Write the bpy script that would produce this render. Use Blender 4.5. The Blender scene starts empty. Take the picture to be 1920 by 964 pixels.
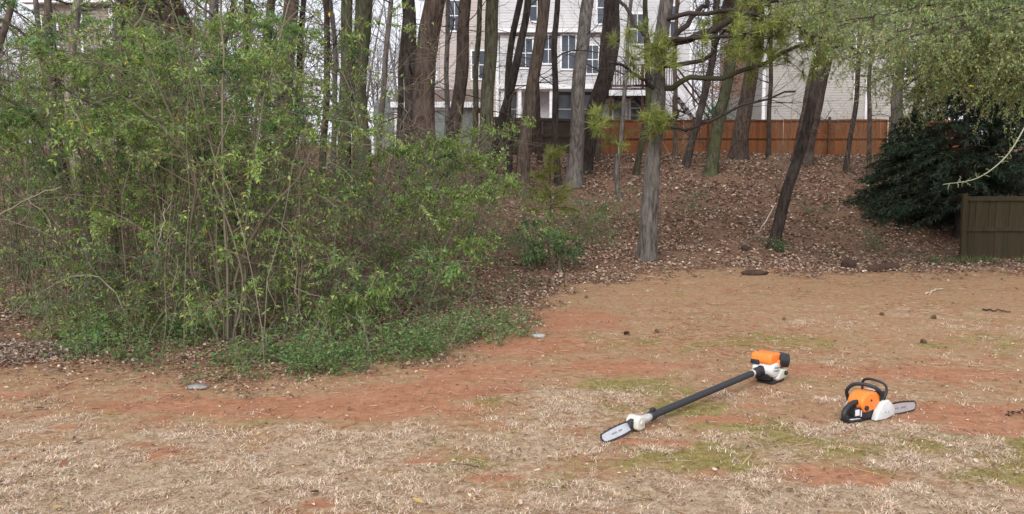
import bpy, bmesh, math, random
import numpy as np
from mathutils import Vector, Matrix

R = math.radians
SC = bpy.context.scene
COL = SC.collection
rng = np.random.default_rng(7)
random.seed(7)

# ------------------------------------------------------------------ camera
CAM_H = 1.70
FPX = 1507.0                      # focal length in photo pixels (1920 wide)
PITCH = math.atan((482 - 350) / FPX)
cam_d = bpy.data.cameras.new('camera')
cam_d.sensor_fit = 'HORIZONTAL'
cam_d.sensor_width = 36.0
cam_d.lens = 36.0 * FPX / 1920.0
cam_d.clip_start = 0.05
cam_d.clip_end = 2000.0
cam = bpy.data.objects.new('camera', cam_d)
cam.location = (0, 0, CAM_H)
cam.rotation_euler = (math.pi / 2 - PITCH, 0, 0)
COL.objects.link(cam)
SC.camera = cam

# ------------------------------------------------------------------ world, overcast sky
SUN_EL, SUN_AZ = R(38), R(200)    # azimuth clockwise from +Y
world = bpy.data.worlds.new('World')
SC.world = world
world.use_nodes = True
wn = world.node_tree
wn.nodes.clear()
w_out = wn.nodes.new('ShaderNodeOutputWorld')
w_bg = wn.nodes.new('ShaderNodeBackground')
w_sky = wn.nodes.new('ShaderNodeTexSky')
w_sky.sky_type = 'NISHITA'
w_sky.sun_disc = False
w_sky.sun_elevation = SUN_EL
w_sky.sun_rotation = SUN_AZ
w_sky.air_density = 1.0
w_sky.dust_density = 4.0
w_hs = wn.nodes.new('ShaderNodeHueSaturation')
w_hs.inputs['Saturation'].default_value = 0.28
w_mix = wn.nodes.new('ShaderNodeMixRGB')          # even cloud deck over the clear sky
w_mix.inputs['Fac'].default_value = 0.72
w_mix.inputs['Color2'].default_value = (7.0, 7.15, 7.9, 1)
wn.links.new(w_sky.outputs['Color'], w_hs.inputs['Color'])
wn.links.new(w_hs.outputs['Color'], w_mix.inputs['Color1'])
wn.links.new(w_mix.outputs['Color'], w_bg.inputs['Color'])
w_bg.inputs['Strength'].default_value = 0.12
wn.links.new(w_bg.outputs['Background'], w_out.inputs['Surface'])

sun_d = bpy.data.lights.new('sun', 'SUN')
sun_d.energy = 1.5
sun_d.angle = R(30)
sun_d.color = (1.0, 0.96, 0.90)
sun = bpy.data.objects.new('sun', sun_d)
COL.objects.link(sun)
sun_dir = Vector((math.sin(SUN_AZ) * math.cos(SUN_EL), math.cos(SUN_AZ) * math.cos(SUN_EL), math.sin(SUN_EL)))
sun.rotation_euler = (-sun_dir).to_track_quat('-Z', 'Y').to_euler()
sun.location = sun_dir * 60

SC.view_settings.view_transform = 'Standard'
SC.view_settings.look = 'None'
SC.view_settings.gamma = 1.0
SC.view_settings.use_curve_mapping = False
SC.view_settings.exposure = 0.58
SC.cycles.max_bounces = 6
SC.cycles.transparent_max_bounces = 4

# ------------------------------------------------------------------ small maths
_tab = np.random.default_rng(3).random((8, 256, 256))


def vnoise(x, y, s=0):
    x = np.asarray(x, float); y = np.asarray(y, float)
    xi = np.floor(x).astype(int); yi = np.floor(y).astype(int)
    fx = x - xi; fy = y - yi
    fx = fx * fx * (3 - 2 * fx); fy = fy * fy * (3 - 2 * fy)
    t = _tab[s % 8]
    x0, x1, y0, y1 = xi & 255, (xi + 1) & 255, yi & 255, (yi + 1) & 255
    return (t[x0, y0] * (1 - fx) + t[x1, y0] * fx) * (1 - fy) + (t[x0, y1] * (1 - fx) + t[x1, y1] * fx) * fy


def fbm(x, y, s=0, o=4):
    a, v, n = 0.5, 0.0, 0.0
    for k in range(o):
        v = v + a * vnoise(x * 2 ** k + 17 * k, y * 2 ** k + 31 * k, s + k)
        n += a
        a *= 0.55
    return v / n


def sstep(a, b, x):
    t = np.clip((np.asarray(x, float) - a) / (b - a), 0, 1)
    return t * t * (3 - 2 * t)


FOOT_X = [-30, -12, -6, -3, 0.4, 3, 6, 9, 14, 30]
FOOT_Y = [13, 11.5, 11.5, 12.0, 14.5, 17.8, 18.6, 19.0, 19.6, 20]


def height(x, y):
    x = np.asarray(x, float); y = np.asarray(y, float)
    f = np.interp(x, FOOT_X, FOOT_Y) + 0.8 * (fbm(x * 0.25, y * 0.1, 1) - 0.5)
    t = np.clip((y - f) / (31.5 - f), 0, 1)
    s = 0.45 * t * t * (3 - 2 * t) + 0.55 * t
    h = 2.9 * s + 1.1 * sstep(33, 44, y)
    rough = 0.05 + 0.42 * sstep(0.0, 0.15, t) * (1 - sstep(31.5, 33, y))
    h = h + rough * (fbm(x * 0.5, y * 0.5, 2) - 0.5) + 0.025 * (fbm(x * 1.7, y * 1.7, 5) - 0.5) * (y < 60)
    return h


def ray(px, py):
    c, s = math.cos(PITCH), math.sin(PITCH)
    u = (px - 960) / FPX; v = (482 - py) / FPX
    return np.array([u, c + v * s, -s + v * c])


def at(px, py, Y):
    d = ray(px, py)
    return np.array([0, 0, CAM_H]) + d * (Y / d[1])


_GY = np.arange(2.5, 62.5, 0.02)


def ground_at(px, py):
    d = ray(px, py)
    x = d[0] * _GY / d[1]; z = CAM_H + d[2] * _GY / d[1]; h = height(x, _GY)
    k = np.nonzero(z <= h)[0]
    k = k[0] if len(k) else int(np.argmin(np.abs(_GY - 33)))
    return np.array([x[k], _GY[k], float(h[k])])


def nrm(v):
    v = np.asarray(v, float)
    return v / np.maximum(np.linalg.norm(v, axis=-1, keepdims=True), 1e-9)


# ------------------------------------------------------------------ mesh collector
class MB:
    def __init__(s):
        s.v, s.q, s.t, s.c, s.n = [], [], [], [], 0

    def add(s, V, Q=None, T=None, C=(1, 1, 1)):
        V = np.asarray(V, float).reshape(-1, 3)
        if Q is not None and len(Q): s.q.append(np.asarray(Q, int).reshape(-1, 4) + s.n)
        if T is not None and len(T): s.t.append(np.asarray(T, int).reshape(-1, 3) + s.n)
        C = np.asarray(C, float)
        if C.ndim == 1: C = np.repeat(C[None], len(V), 0)
        s.v.append(V); s.c.append(C); s.n += len(V)

    def tube(s, path, rad, seg=6, C=(1, 1, 1), cap=True):
        P = np.asarray(path, float); n = len(P)
        rad = np.broadcast_to(np.asarray(rad, float), (n,))
        T = nrm(np.gradient(P, axis=0))
        d = P[-1] - P[0]
        ref = np.array([0, 0, 1.0]) if abs(d[2]) < 0.75 * np.linalg.norm(d) else np.array([1.0, 0.13, 0])
        U = nrm(np.cross(T, ref)); W = np.cross(T, U)
        a = np.arange(seg) * 2 * math.pi / seg
        V = P[:, None] + rad[:, None, None] * (np.cos(a)[None, :, None] * U[:, None] + np.sin(a)[None, :, None] * W[:, None])
        i = np.arange(n - 1)[:, None] * seg; j = np.arange(seg)[None]; k = (j + 1) % seg
        Q = np.stack([i + j, i + k, i + seg + k, i + seg + j], -1).reshape(-1, 4)
        T3 = None
        if cap and seg >= 3:
            T3 = [(0, k + 1, k) for k in range(1, seg - 1)] + [((n - 1) * seg, (n - 1) * seg + k, (n - 1) * seg + k + 1) for k in range(1, seg - 1)]
        C = np.asarray(C, float)
        if C.ndim == 2: C = np.repeat(C, seg, 0)
        s.add(V.reshape(-1, 3), Q, T3, C)

    def leaves(s, P, D, N, L, W, C, fold=0.25):
        P = np.asarray(P, float); n = len(P)
        if n == 0: return
        D = nrm(D); S = nrm(np.cross(D, N)); N = np.cross(S, D)
        L = np.broadcast_to(L, (n,))[:, None]; W = np.broadcast_to(W, (n,))[:, None]
        m = P + D * L * 0.45
        V = np.stack([P, m + S * W * 0.5 + N * W * fold, P + D * L - N * L * 0.08, m - S * W * 0.5 + N * W * fold], 1)
        i = np.arange(n)[:, None] * 4
        s.add(V.reshape(-1, 3), i + np.arange(4)[None], None, np.repeat(np.broadcast_to(C, (n, 3)), 4, 0))

    def needles(s, P, D, L, W, C):
        P = np.asarray(P, float); n = len(P)
        if n == 0: return
        D = nrm(D); S = nrm(np.cross(D, rng.normal(size=(n, 3))))
        L = np.broadcast_to(L, (n,))[:, None]; W = np.broadcast_to(W, (n,))[:, None]
        V = np.stack([P - S * W / 2, P + S * W / 2, P + D * L + S * W * 0.2, P + D * L - S * W * 0.2], 1)
        i = np.arange(n)[:, None] * 4
        s.add(V.reshape(-1, 3), i + np.arange(4)[None], None, np.repeat(np.broadcast_to(C, (n, 3)), 4, 0))

    def blades(s, P, D, L, W, C, bend):
        P = np.asarray(P, float); n = len(P)
        D = nrm(D)
        S = nrm(np.cross(D, np.array([0, 0, 1.0])) + 1e-4)
        L = np.broadcast_to(L, (n,))[:, None]; W = np.broadcast_to(W, (n,))[:, None]; bend = np.broadcast_to(bend, (n,))[:, None]
        H = D * np.array([1, 1, 0]); H = nrm(H)
        m = P + D * L * 0.55
        t = m + nrm(D * (1 - bend) + H * bend) * L * 0.5
        V = np.stack([P - S * W / 2, P + S * W / 2, m + S * W * 0.4, m - S * W * 0.4, t], 1)
        i = np.arange(n)[:, None] * 5
        s.add(V.reshape(-1, 3), i + np.array([[0, 1, 2, 3]]), i + np.array([[3, 2, 4]]), np.repeat(np.broadcast_to(C, (n, 3)), 5, 0))

    def box(s, c, d, C=(1, 1, 1), rot=None):
        x, y, z = np.asarray(d, float) / 2
        V = np.array([(-x, -y, -z), (x, -y, -z), (x, y, -z), (-x, y, -z), (-x, -y, z), (x, -y, z), (x, y, z), (-x, y, z)])
        if rot is not None: V = V @ np.array(rot).T
        s.add(V + np.asarray(c, float), [(3, 2, 1, 0), (4, 5, 6, 7), (0, 1, 5, 4), (1, 2, 6, 5), (2, 3, 7, 6), (3, 0, 4, 7)], None, C)

    def mesh(s, name, mat, smooth=False):
        me = bpy.data.meshes.new(name)
        V = np.concatenate(s.v); C = np.concatenate(s.c)
        Q = np.concatenate(s.q) if s.q else np.zeros((0, 4), int)
        T = np.concatenate(s.t) if s.t else np.zeros((0, 3), int)
        me.vertices.add(len(V)); me.vertices.foreach_set('co', V.astype(np.float32).ravel())
        nl = Q.size + T.size
        me.loops.add(nl); me.loops.foreach_set('vertex_index', np.concatenate([Q.ravel(), T.ravel()]).astype(np.int32))
        np_ = len(Q) + len(T)
        me.polygons.add(np_)
        tot = np.concatenate([np.full(len(Q), 4), np.full(len(T), 3)])
        start = np.concatenate([[0], np.cumsum(tot)[:-1]])
        me.polygons.foreach_set('loop_start', start.astype(np.int32))
        me.update(calc_edges=True)
        ca = me.color_attributes.new('col', 'FLOAT_COLOR', 'POINT')
        ca.data.foreach_set('color', np.concatenate([C, np.ones((len(C), 1))], 1).astype(np.float32).ravel())
        me.polygons.foreach_set('use_smooth', np.full(np_, smooth))
        if mat: me.materials.append(mat)
        return me

    def build(s, name, mat, parent=None, smooth=False):
        return link(name, s.mesh(name, mat, smooth), parent)


def link(name, me, parent=None, loc=None):
    o = bpy.data.objects.new(name, me)
    COL.objects.link(o)
    if parent is not None: o.parent = parent
    if loc is not None: o.location = loc
    return o


def tag(o, label=None, cat=None, group=None, kind=None):
    if label: o['label'] = label
    if cat: o['category'] = cat
    if group: o['group'] = group
    if kind: o['kind'] = kind
    return o


def empty(name, loc, label, cat, group=None, rz=0.0):
    o = bpy.data.objects.new(name, None)
    o.empty_display_size = 0.2
    COL.objects.link(o)
    o.location = [float(v) for v in loc]
    o.rotation_euler = (0, 0, rz)
    return tag(o, label, cat, group)


def shade(cols, n, j=0.18, hue=0.06):
    cols = np.asarray(cols, float).reshape(-1, 3)
    c = cols[rng.integers(0, len(cols), n)]
    c = c * (1 + rng.normal(0, j, (n, 1))) * (1 + rng.normal(0, hue, (n, 3)))
    return np.clip(c, 0.004, 0.95)


# ------------------------------------------------------------------ materials
def new_mat(name):
    m = bpy.data.materials.new(name)
    m.use_nodes = True
    nt = m.node_tree
    b = nt.nodes['Principled BSDF']
    return m, nt, b


def N(nt, t, **kw):
    n = nt.nodes.new(t)
    for k, v in kw.items():
        if k in n.inputs: n.inputs[k].default_value = v
        else: setattr(n, k, v)
    return n


def mixc(nt, fac, a, b, mode='MIX'):
    m = nt.nodes.new('ShaderNodeMixRGB'); m.blend_type = mode
    for s, v in (('Fac', fac), ('Color1', a), ('Color2', b)):
        if hasattr(v, 'links'): nt.links.new(v, m.inputs[s])
        elif isinstance(v, (int, float)): m.inputs[s].default_value = v
        else: m.inputs[s].default_value = (*v, 1)
    return m.outputs['Color']


def noise(nt, scale, detail=4, rough=0.6, vec=None, mapping=None):
    n = N(nt, 'ShaderNodeTexNoise', Scale=scale, Detail=detail, Roughness=rough)
    tc = nt.nodes.new('ShaderNodeTexCoord')
    if mapping:
        mp = nt.nodes.new('ShaderNodeMapping'); mp.inputs['Scale'].default_value = mapping
        nt.links.new(tc.outputs['Object'], mp.inputs['Vector']); nt.links.new(mp.outputs['Vector'], n.inputs['Vector'])
    else:
        nt.links.new(tc.outputs['Object'], n.inputs['Vector'])
    return n.outputs['Fac']


def ramp(nt, val, stops):
    r = nt.nodes.new('ShaderNodeValToRGB')
    e = r.color_ramp.elements
    while len(e) < len(stops): e.new(0.5)
    for k, (p, c) in enumerate(stops):
        e[k].position = p
        e[k].color = (c, c, c, 1) if isinstance(c, (int, float)) else (*c, 1)
    nt.links.new(val, r.inputs['Fac'])
    return r.outputs['Color']


def bump(nt, b, h, strength=0.5, dist=0.02):
    bp = N(nt, 'ShaderNodeBump', Strength=strength, Distance=dist)
    nt.links.new(h, bp.inputs['Height']); nt.links.new(bp.outputs['Normal'], b.inputs['Normal'])


def attr(nt, name='col'):
    a = nt.nodes.new('ShaderNodeAttribute'); a.attribute_name = name
    return a.outputs['Color']


def leaf_mat(name, trans=0.3, rough=0.6):
    m, nt, b = new_mat(name)
    c = attr(nt)
    nt.links.new(c, b.inputs['Base Color'])
    b.inputs['Roughness'].default_value = rough
    b.inputs['Specular IOR Level'].default_value = 0.25
    if trans > 0:
        t = nt.nodes.new('ShaderNodeBsdfTranslucent')
        nt.links.new(c, t.inputs['Color'])
        mx = nt.nodes.new('ShaderNodeMixShader'); mx.inputs['Fac'].default_value = trans
        nt.links.new(b.outputs['BSDF'], mx.inputs[1]); nt.links.new(t.outputs['BSDF'], mx.inputs[2])
        nt.links.new(mx.outputs['Shader'], nt.nodes['Material Output'].inputs['Surface'])
    return m


def bark_mat(name, moss=0.0):
    m, nt, b = new_mat(name)
    c = attr(nt)
    f = noise(nt, 1.0, 6, 0.65, mapping=(16, 16, 3.2))
    k = ramp(nt, f, [(0.32, 0.28), (0.50, 0.92), (0.70, 1.65)])
    c1 = mixc(nt, 1.0, c, k, 'MULTIPLY')
    big = noise(nt, 1.3, 3, 0.6)
    c1 = mixc(nt, ramp(nt, big, [(0.48, 0.0), (0.78, 0.35)]), c1, (0.17, 0.16, 0.145))
    if moss:
        mf = noise(nt, 2.2, 4, 0.65)
        c1 = mixc(nt, ramp(nt, mf, [(0.42, 0.0), (0.68, moss)]), c1, (0.075, 0.095, 0.032))
    nt.links.new(c1, b.inputs['Base Color'])
    b.inputs['Roughness'].default_value = 0.92
    b.inputs['Specular IOR Level'].default_value = 0.15
    bump(nt, b, f, 0.9, 0.03)
    return m


def plain(name, col, rough=0.5, metal=0.0, nscale=8, amt=0.15, bmp=0.0, mapping=None, spec=0.4):
    m, nt, b = new_mat(name)
    f = noise(nt, nscale, 5, 0.65, mapping=mapping)
    k = ramp(nt, f, [(0.3, 1 - amt), (0.7, 1 + amt)])
    nt.links.new(mixc(nt, 1.0, col, k, 'MULTIPLY'), b.inputs['Base Color'])
    b.inputs['Roughness'].default_value = rough
    b.inputs['Metallic'].default_value = metal
    b.inputs['Specular IOR Level'].default_value = spec
    if bmp: bump(nt, b, f, bmp, 0.01)
    return m


def wood_mat(name, c1, c2, stain, amt=0.6):
    m, nt, b = new_mat(name)
    oi = nt.nodes.new('ShaderNodeObjectInfo')
    base = mixc(nt, oi.outputs['Random'], c1, c2)
    g = noise(nt, 1.0, 5, 0.6, mapping=(22, 22, 1.6))
    base = mixc(nt, 1.0, base, ramp(nt, g, [(0.3, 0.72), (0.7, 1.22)]), 'MULTIPLY')
    s = noise(nt, 1.7, 4, 0.65)
    base = mixc(nt, ramp(nt, s, [(0.42, 0.0), (0.75, amt)]), base, stain)
    nt.links.new(base, b.inputs['Base Color'])
    b.inputs['Roughness'].default_value = 0.85
    b.inputs['Specular IOR Level'].default_value = 0.2
    bump(nt, b, g, 0.4, 0.006)
    return m


M = {}
M['leaf'] = leaf_mat('leaf', 0.42, 0.5)
M['needle'] = leaf_mat('needle', 0.2, 0.55)
M['drygrass'] = leaf_mat('dry_grass', 0.25, 0.8)
M['litter'] = leaf_mat('leaf_litter', 0.1, 0.85)
M['twig'] = leaf_mat('twig_bark', 0.0, 0.9)
M['bark'] = bark_mat('bark')
M['bark_moss'] = bark_mat('mossy_bark', 0.75)
M['cedar'] = wood_mat('cedar_boards', (0.30, 0.115, 0.045), (0.22, 0.085, 0.036), (0.10, 0.05, 0.03), 0.6)
M['cedar_rail'] = wood_mat('cedar_rails', (0.15, 0.062, 0.030), (0.11, 0.048, 0.026), (0.06, 0.035, 0.022), 0.6)  # darker than the boards, so rails stand in for shadow lines
M['darkwood'] = wood_mat('shade_dark_boards', (0.055, 0.042, 0.034), (0.085, 0.062, 0.048), (0.03, 0.028, 0.022))  # shade on this fence run is put into the dark board colour
M['olive_wood'] = wood_mat('mossy_boards', (0.080, 0.058, 0.032), (0.060, 0.047, 0.027), (0.040, 0.043, 0.020), 0.8)  # olive boards, colours lowered to carry the shade of the cedars
M['deckwood'] = wood_mat('deck_boards', (0.075, 0.030, 0.024), (0.055, 0.025, 0.022), (0.04, 0.02, 0.02))
M['siding_white'] = plain('cream_siding', (0.55, 0.54, 0.555), 0.6, nscale=1.5, amt=0.06)
M['siding_shaded'] = plain('shaded_beige_siding', (0.47, 0.41, 0.38), 0.6, nscale=1.5, amt=0.06)  # beige tone with the shade of the side wall put into it
M['siding_taupe'] = plain('taupe_siding', (0.30, 0.255, 0.22), 0.6, nscale=1.5, amt=0.06)
M['siding_grey'] = plain('grey_siding', (0.40, 0.38, 0.35), 0.6, nscale=1.5, amt=0.06)
M['shed_wall'] = plain('shed_panel', (0.20, 0.225, 0.22), 0.7, nscale=2, amt=0.1)
M['trim'] = plain('white_trim', (0.80, 0.80, 0.82), 0.5, nscale=2, amt=0.04)
M['roof'] = plain('shingle_roof', (0.16, 0.115, 0.095), 0.9, nscale=14, amt=0.3)
M['dark_room'] = plain('dark_interior', (0.05, 0.045, 0.045), 0.8, amt=0.1)


def glass_mat():
    m, nt, b = new_mat('window_glass')
    b.inputs['Base Color'].default_value = (0.07, 0.085, 0.11, 1)
    b.inputs['Roughness'].default_value = 0.06
    f = noise(nt, 1.4, 2, 0.5)
    bump(nt, b, f, 0.08, 0.02)
    return m


M['glass'] = glass_mat()

# ------------------------------------------------------------------ the ground and its patches
# material zones on the ground, in world metres: (photo x, photo y, half width m, half depth m, strength)


def blob_field(x, y, blobs):
    f = np.zeros_like(x)
    for (px, py, rx, ry, w) in blobs:
        p = at(px, py, 1.0)
        d = ray(px, py); t = CAM_H / -d[2]
        cx, cy = d[0] * t, d[1] * t
        f = np.maximum(f, w * np.clip(1.25 - np.sqrt(((x - cx) / rx) ** 2 + ((y - cy) / ry) ** 2), 0, 1))
    return f


MOSS_B = [(1200, 720, .55, .45, .8), (1280, 770, .5, .3, .7), (1500, 835, .7, .28, .9), (1560, 850, .5, .2, .9), (1650, 850, .8, .3, .9),
          (1760, 830, .7, .3, 1), (1850, 860, .6, .3, 1), (1640, 885, .18, .12, .9), (1300, 860, .6, .3, .65), (1100, 860, .5, .2, .6),
          (820, 830, .5, .25, .6), (850, 870, .4, .18, .7), (1000, 910, .5, .15, .6), (1250, 640, 1.6, .5, .45), (1450, 640, 1.6, .5, .5), (1700, 650, 2.0, .6, .42),
          (1880, 640, 1.5, .6, .4), (1180, 770, .4, .25, .6), (1400, 800, .5, .3, .6), (700, 850, .5, .2, .45), (1150, 930, .4, .12, .6), (1900, 900, .4, .2, .7)]
CLAY_B = [(650, 765, 1.3, .42, 1), (480, 755, 1.2, .36, 1), (800, 735, 1.0, .4, .95), (900, 700, 1.2, .6, .85), (300, 760, .9, .3, .7), (250, 735, 1.2, .3, .55),
          (1050, 600, 1.3, 1.3, .8), (1000, 650, 1.2, .8, .75), (1150, 690, 1.2, .5, .8), (1560, 890, .42, .15, 1), (1510, 875, .16, .08, 1), (1640, 905, .16, .07, .9),
          (1800, 770, .9, .45, .9), (1880, 800, .6, .3, .9), (1750, 700, 1.6, .5, .7), (1560, 690, 1.3, .35, .65), (1200, 830, .35, .12, .9), (1330, 790, .5, .12, .7),
          (940, 895, .3, .10, .9), (790, 865, .35, .10, .8), (300, 850, .15, .22, 1), (130, 800, .4, .18, .8), (40, 740, .6, .25, .8), (230, 800, .4, .16, .7),
          (1250, 830, .3, .1, .8), (1450, 760, .6, .2, .6), (590, 945, .2, .08, .7), (1010, 880, .3, .08, .8), (60, 860, .3, .1, .6)]
GRASS_B = [(400, 900, 2.6, 1.0, 1), (100, 920, 1.6, .9, 1), (700, 900, 1.6, .8, .95), (350, 820, 1.4, .35, .85), (960, 840, 1.2, .6, .85), (1000, 940, 1.5, .4, .95), (650, 830, 1.2, .4, .9),
           (1300, 930, 1.4, .5, .95), (1500, 940, 1.0, .35, .95), (1750, 940, 1.0, .35, .9), (1100, 780, 1.0, .5, .8), (1300, 830, 1.2, .5, .75), (1600, 810, 1.0, .4, .75),
           (1050, 740, .8, .3, .65), (1720, 870, .5, .2, .8), (1850, 930, .8, .4, .9), (1800, 820, .6, .25, .6), (1400, 740, 1.0, .4, .5), (150, 800, 1.4, .4, .6), (1850, 600, 2.5, 1.6, .3), (1500, 590, 3, 1.4, .25)]


def zones(x, y):
    n1 = 0.55 * (fbm(x * 1.6, y * 1.6, 3, 4) - 0.5) + 0.6 * (fbm(x * 5.2, y * 5.2, 1, 3) - 0.5)
    n2 = 0.55 * (fbm(x * 2.2 + 9, y * 2.2, 4, 4) - 0.5) + 0.65 * (fbm(x * 5.6 + 4, y * 5.6, 2, 3) - 0.5)
    n3 = 0.6 * (fbm(x * 1.8, y * 1.8 + 5, 6, 4) - 0.5) + 0.55 * (fbm(x * 5.0, y * 5.0 + 5, 7, 3) - 0.5)
    grass = np.clip(blob_field(x, y, GRASS_B) + 1.9 * n1 - 0.10, 0, 1)
    moss = np.clip(blob_field(x, y, MOSS_B) * 1.12 + 2.1 * n2 - 0.06, 0, 1)
    clay = np.clip(blob_field(x, y, CLAY_B) * 1.4 + 1.6 * n3 - 0.25, 0, 1)
    f = np.interp(x, FOOT_X, FOOT_Y)
    edge = np.interp(x, [-30, -5, -3.5, -2, -0.5, 0.2, 0.8, 3, 30], [8.0, 7.6, 7.0, 7.0, 8.2, 9.6, 13.0, 15.5, 16.5])
    litter = np.clip(sstep(-1.0, 2.4, y - edge + np.where(x > 0.3, 5.0, 2.6) * n1), 0, 1)
    back = (y < 3.2)
    grass = np.where(back, np.clip(0.8 + 1.2 * n1, 0, 1), grass)
    grass = grass * (1 - litter); moss = moss * (1 - litter)
    return grass, moss, clay * (1 - litter), litter


def graded(a, b, step, far_lo, far_hi):
    mid = np.arange(a, b, step)
    hi = [b]; s = step
    while hi[-1] < far_hi: s *= 1.25; hi.append(hi[-1] + s)
    lo = [a]; s = step
    while lo[-1] > far_lo: s *= 1.25; lo.append(lo[-1] - s)
    return np.array(sorted(set(np.round(np.concatenate([mid, hi, lo]), 4))))


def make_ground():
    gx = graded(-9, 11, 0.09, -450, 450)
    gy = graded(3.4, 20, 0.07, -40, 900)
    X, Y = np.meshgrid(gx, gy)
    Z = height(X, Y)
    V = np.stack([X, Y, Z], -1).reshape(-1, 3)
    nx, ny = len(gx), len(gy)
    i = (np.arange(ny - 1)[:, None] * nx + np.arange(nx - 1)[None]).reshape(-1)
    Q = np.stack([i, i + 1, i + nx + 1, i + nx], -1)
    g, mo, cl, li = zones(X.ravel(), Y.ravel())
    mb = MB(); mb.add(V, Q)
    m, nt, b = new_mat('yard_ground')
    z = nt.nodes.new('ShaderNodeAttribute'); z.attribute_name = 'zone'
    sep = nt.nodes.new('ShaderNodeSeparateColor'); nt.links.new(z.outputs['Color'], sep.inputs['Color'])
    fine = noise(nt, 14, 8, 0.72); mid = noise(nt, 3.0, 6, 0.65); tiny = noise(nt, 60, 5, 0.7)
    clay = mixc(nt, ramp(nt, mid, [(0.3, 0.0), (0.7, 1.0)]), (0.32, 0.145, 0.080), (0.41, 0.212, 0.126))
    clay = mixc(nt, 1.0, clay, ramp(nt, fine, [(0.25, 0.62), (0.5, 1.0), (0.75, 1.3)]), 'MULTIPLY')
    tan = mixc(nt, ramp(nt, fine, [(0.35, 0.0), (0.65, 1.0)]), (0.245, 0.158, 0.088), (0.42, 0.300, 0.175))
    thatch = mixc(nt, ramp(nt, fine, [(0.35, 0.0), (0.65, 1.0)]), (0.28, 0.172, 0.100), (0.54, 0.42, 0.295))
    mossc = mixc(nt, ramp(nt, fine, [(0.35, 0.0), (0.7, 1.0)]), (0.17, 0.125, 0.045), (0.36, 0.30, 0.115))
    lit = mixc(nt, ramp(nt, fine, [(0.3, 0.0), (0.7, 1.0)]), (0.085, 0.048, 0.032), (0.26, 0.160, 0.110))

    def edge(ch, amp=0.55, lo=0.42, hi=0.62):
        a = nt.nodes.new('ShaderNodeMath'); a.operation = 'MULTIPLY_ADD'
        nt.links.new(fine, a.inputs[0]); a.inputs[1].default_value = amp * 2
        s = nt.nodes.new('ShaderNodeMath'); s.operation = 'ADD'; s.inputs[1].default_value = -amp
        nt.links.new(sep.outputs[ch], s.inputs[0]); nt.links.new(s.outputs[0], a.inputs[2])
        return ramp(nt, a.outputs[0], [(lo, 0.0), (hi, 1.0)])
    patch = ramp(nt, mid, [(0.32, 0.15), (0.60, 0.95)])
    c = mixc(nt, patch, clay, tan)
    c = mixc(nt, edge('Green', 0.6, 0.25, 0.6), c, mossc)
    c = mixc(nt, edge('Red', 0.6, 0.3, 0.65), c, thatch)
    c = mixc(nt, edge('Blue', 0.5, 0.35, 0.6), c, clay)
    litf = nt.nodes.new('ShaderNodeAttribute'); litf.attribute_name = 'litter'
    c = mixc(nt, litf.outputs['Fac'], c, lit)
    c = mixc(nt, 1.0, c, ramp(nt, tiny, [(0.3, 0.8), (0.7, 1.18)]), 'MULTIPLY')
    nt.links.new(c, b.inputs['Base Color'])
    b.inputs['Roughness'].default_value = 0.95
    b.inputs['Specular IOR Level'].default_value = 0.1
    bump(nt, b, fine, 0.7, 0.03)
    o = mb.build('ground', m, None, True)
    me = o.data
    za = me.color_attributes.new('zone', 'FLOAT_COLOR', 'POINT')
    za.data.foreach_set('color', np.stack([g, mo, cl, np.ones_like(g)], -1).astype(np.float32).ravel())
    la = me.attributes.new('litter', 'FLOAT', 'POINT')
    la.data.foreach_set('value', li.astype(np.float32))
    tag(o, 'red clay yard rising into a leaf covered bank', 'ground', kind='structure')


make_ground()


def in_view(x, y, m=1.12):
    return np.abs(x) < y * 0.637 * m + 0.4


def scatter(n, y0, y1, power=1.0, xmax=22):
    u = rng.random(n)
    y = (y0 ** (1 - power) + u * (y1 ** (1 - power) - y0 ** (1 - power))) ** (1 / (1 - power)) if power != 1.0 else y0 * (y1 / y0) ** u
    x = (rng.random(n) * 2 - 1) * (y * 0.72 + 0.6)
    k = np.abs(x) < xmax
    return x[k], y[k]


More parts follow.
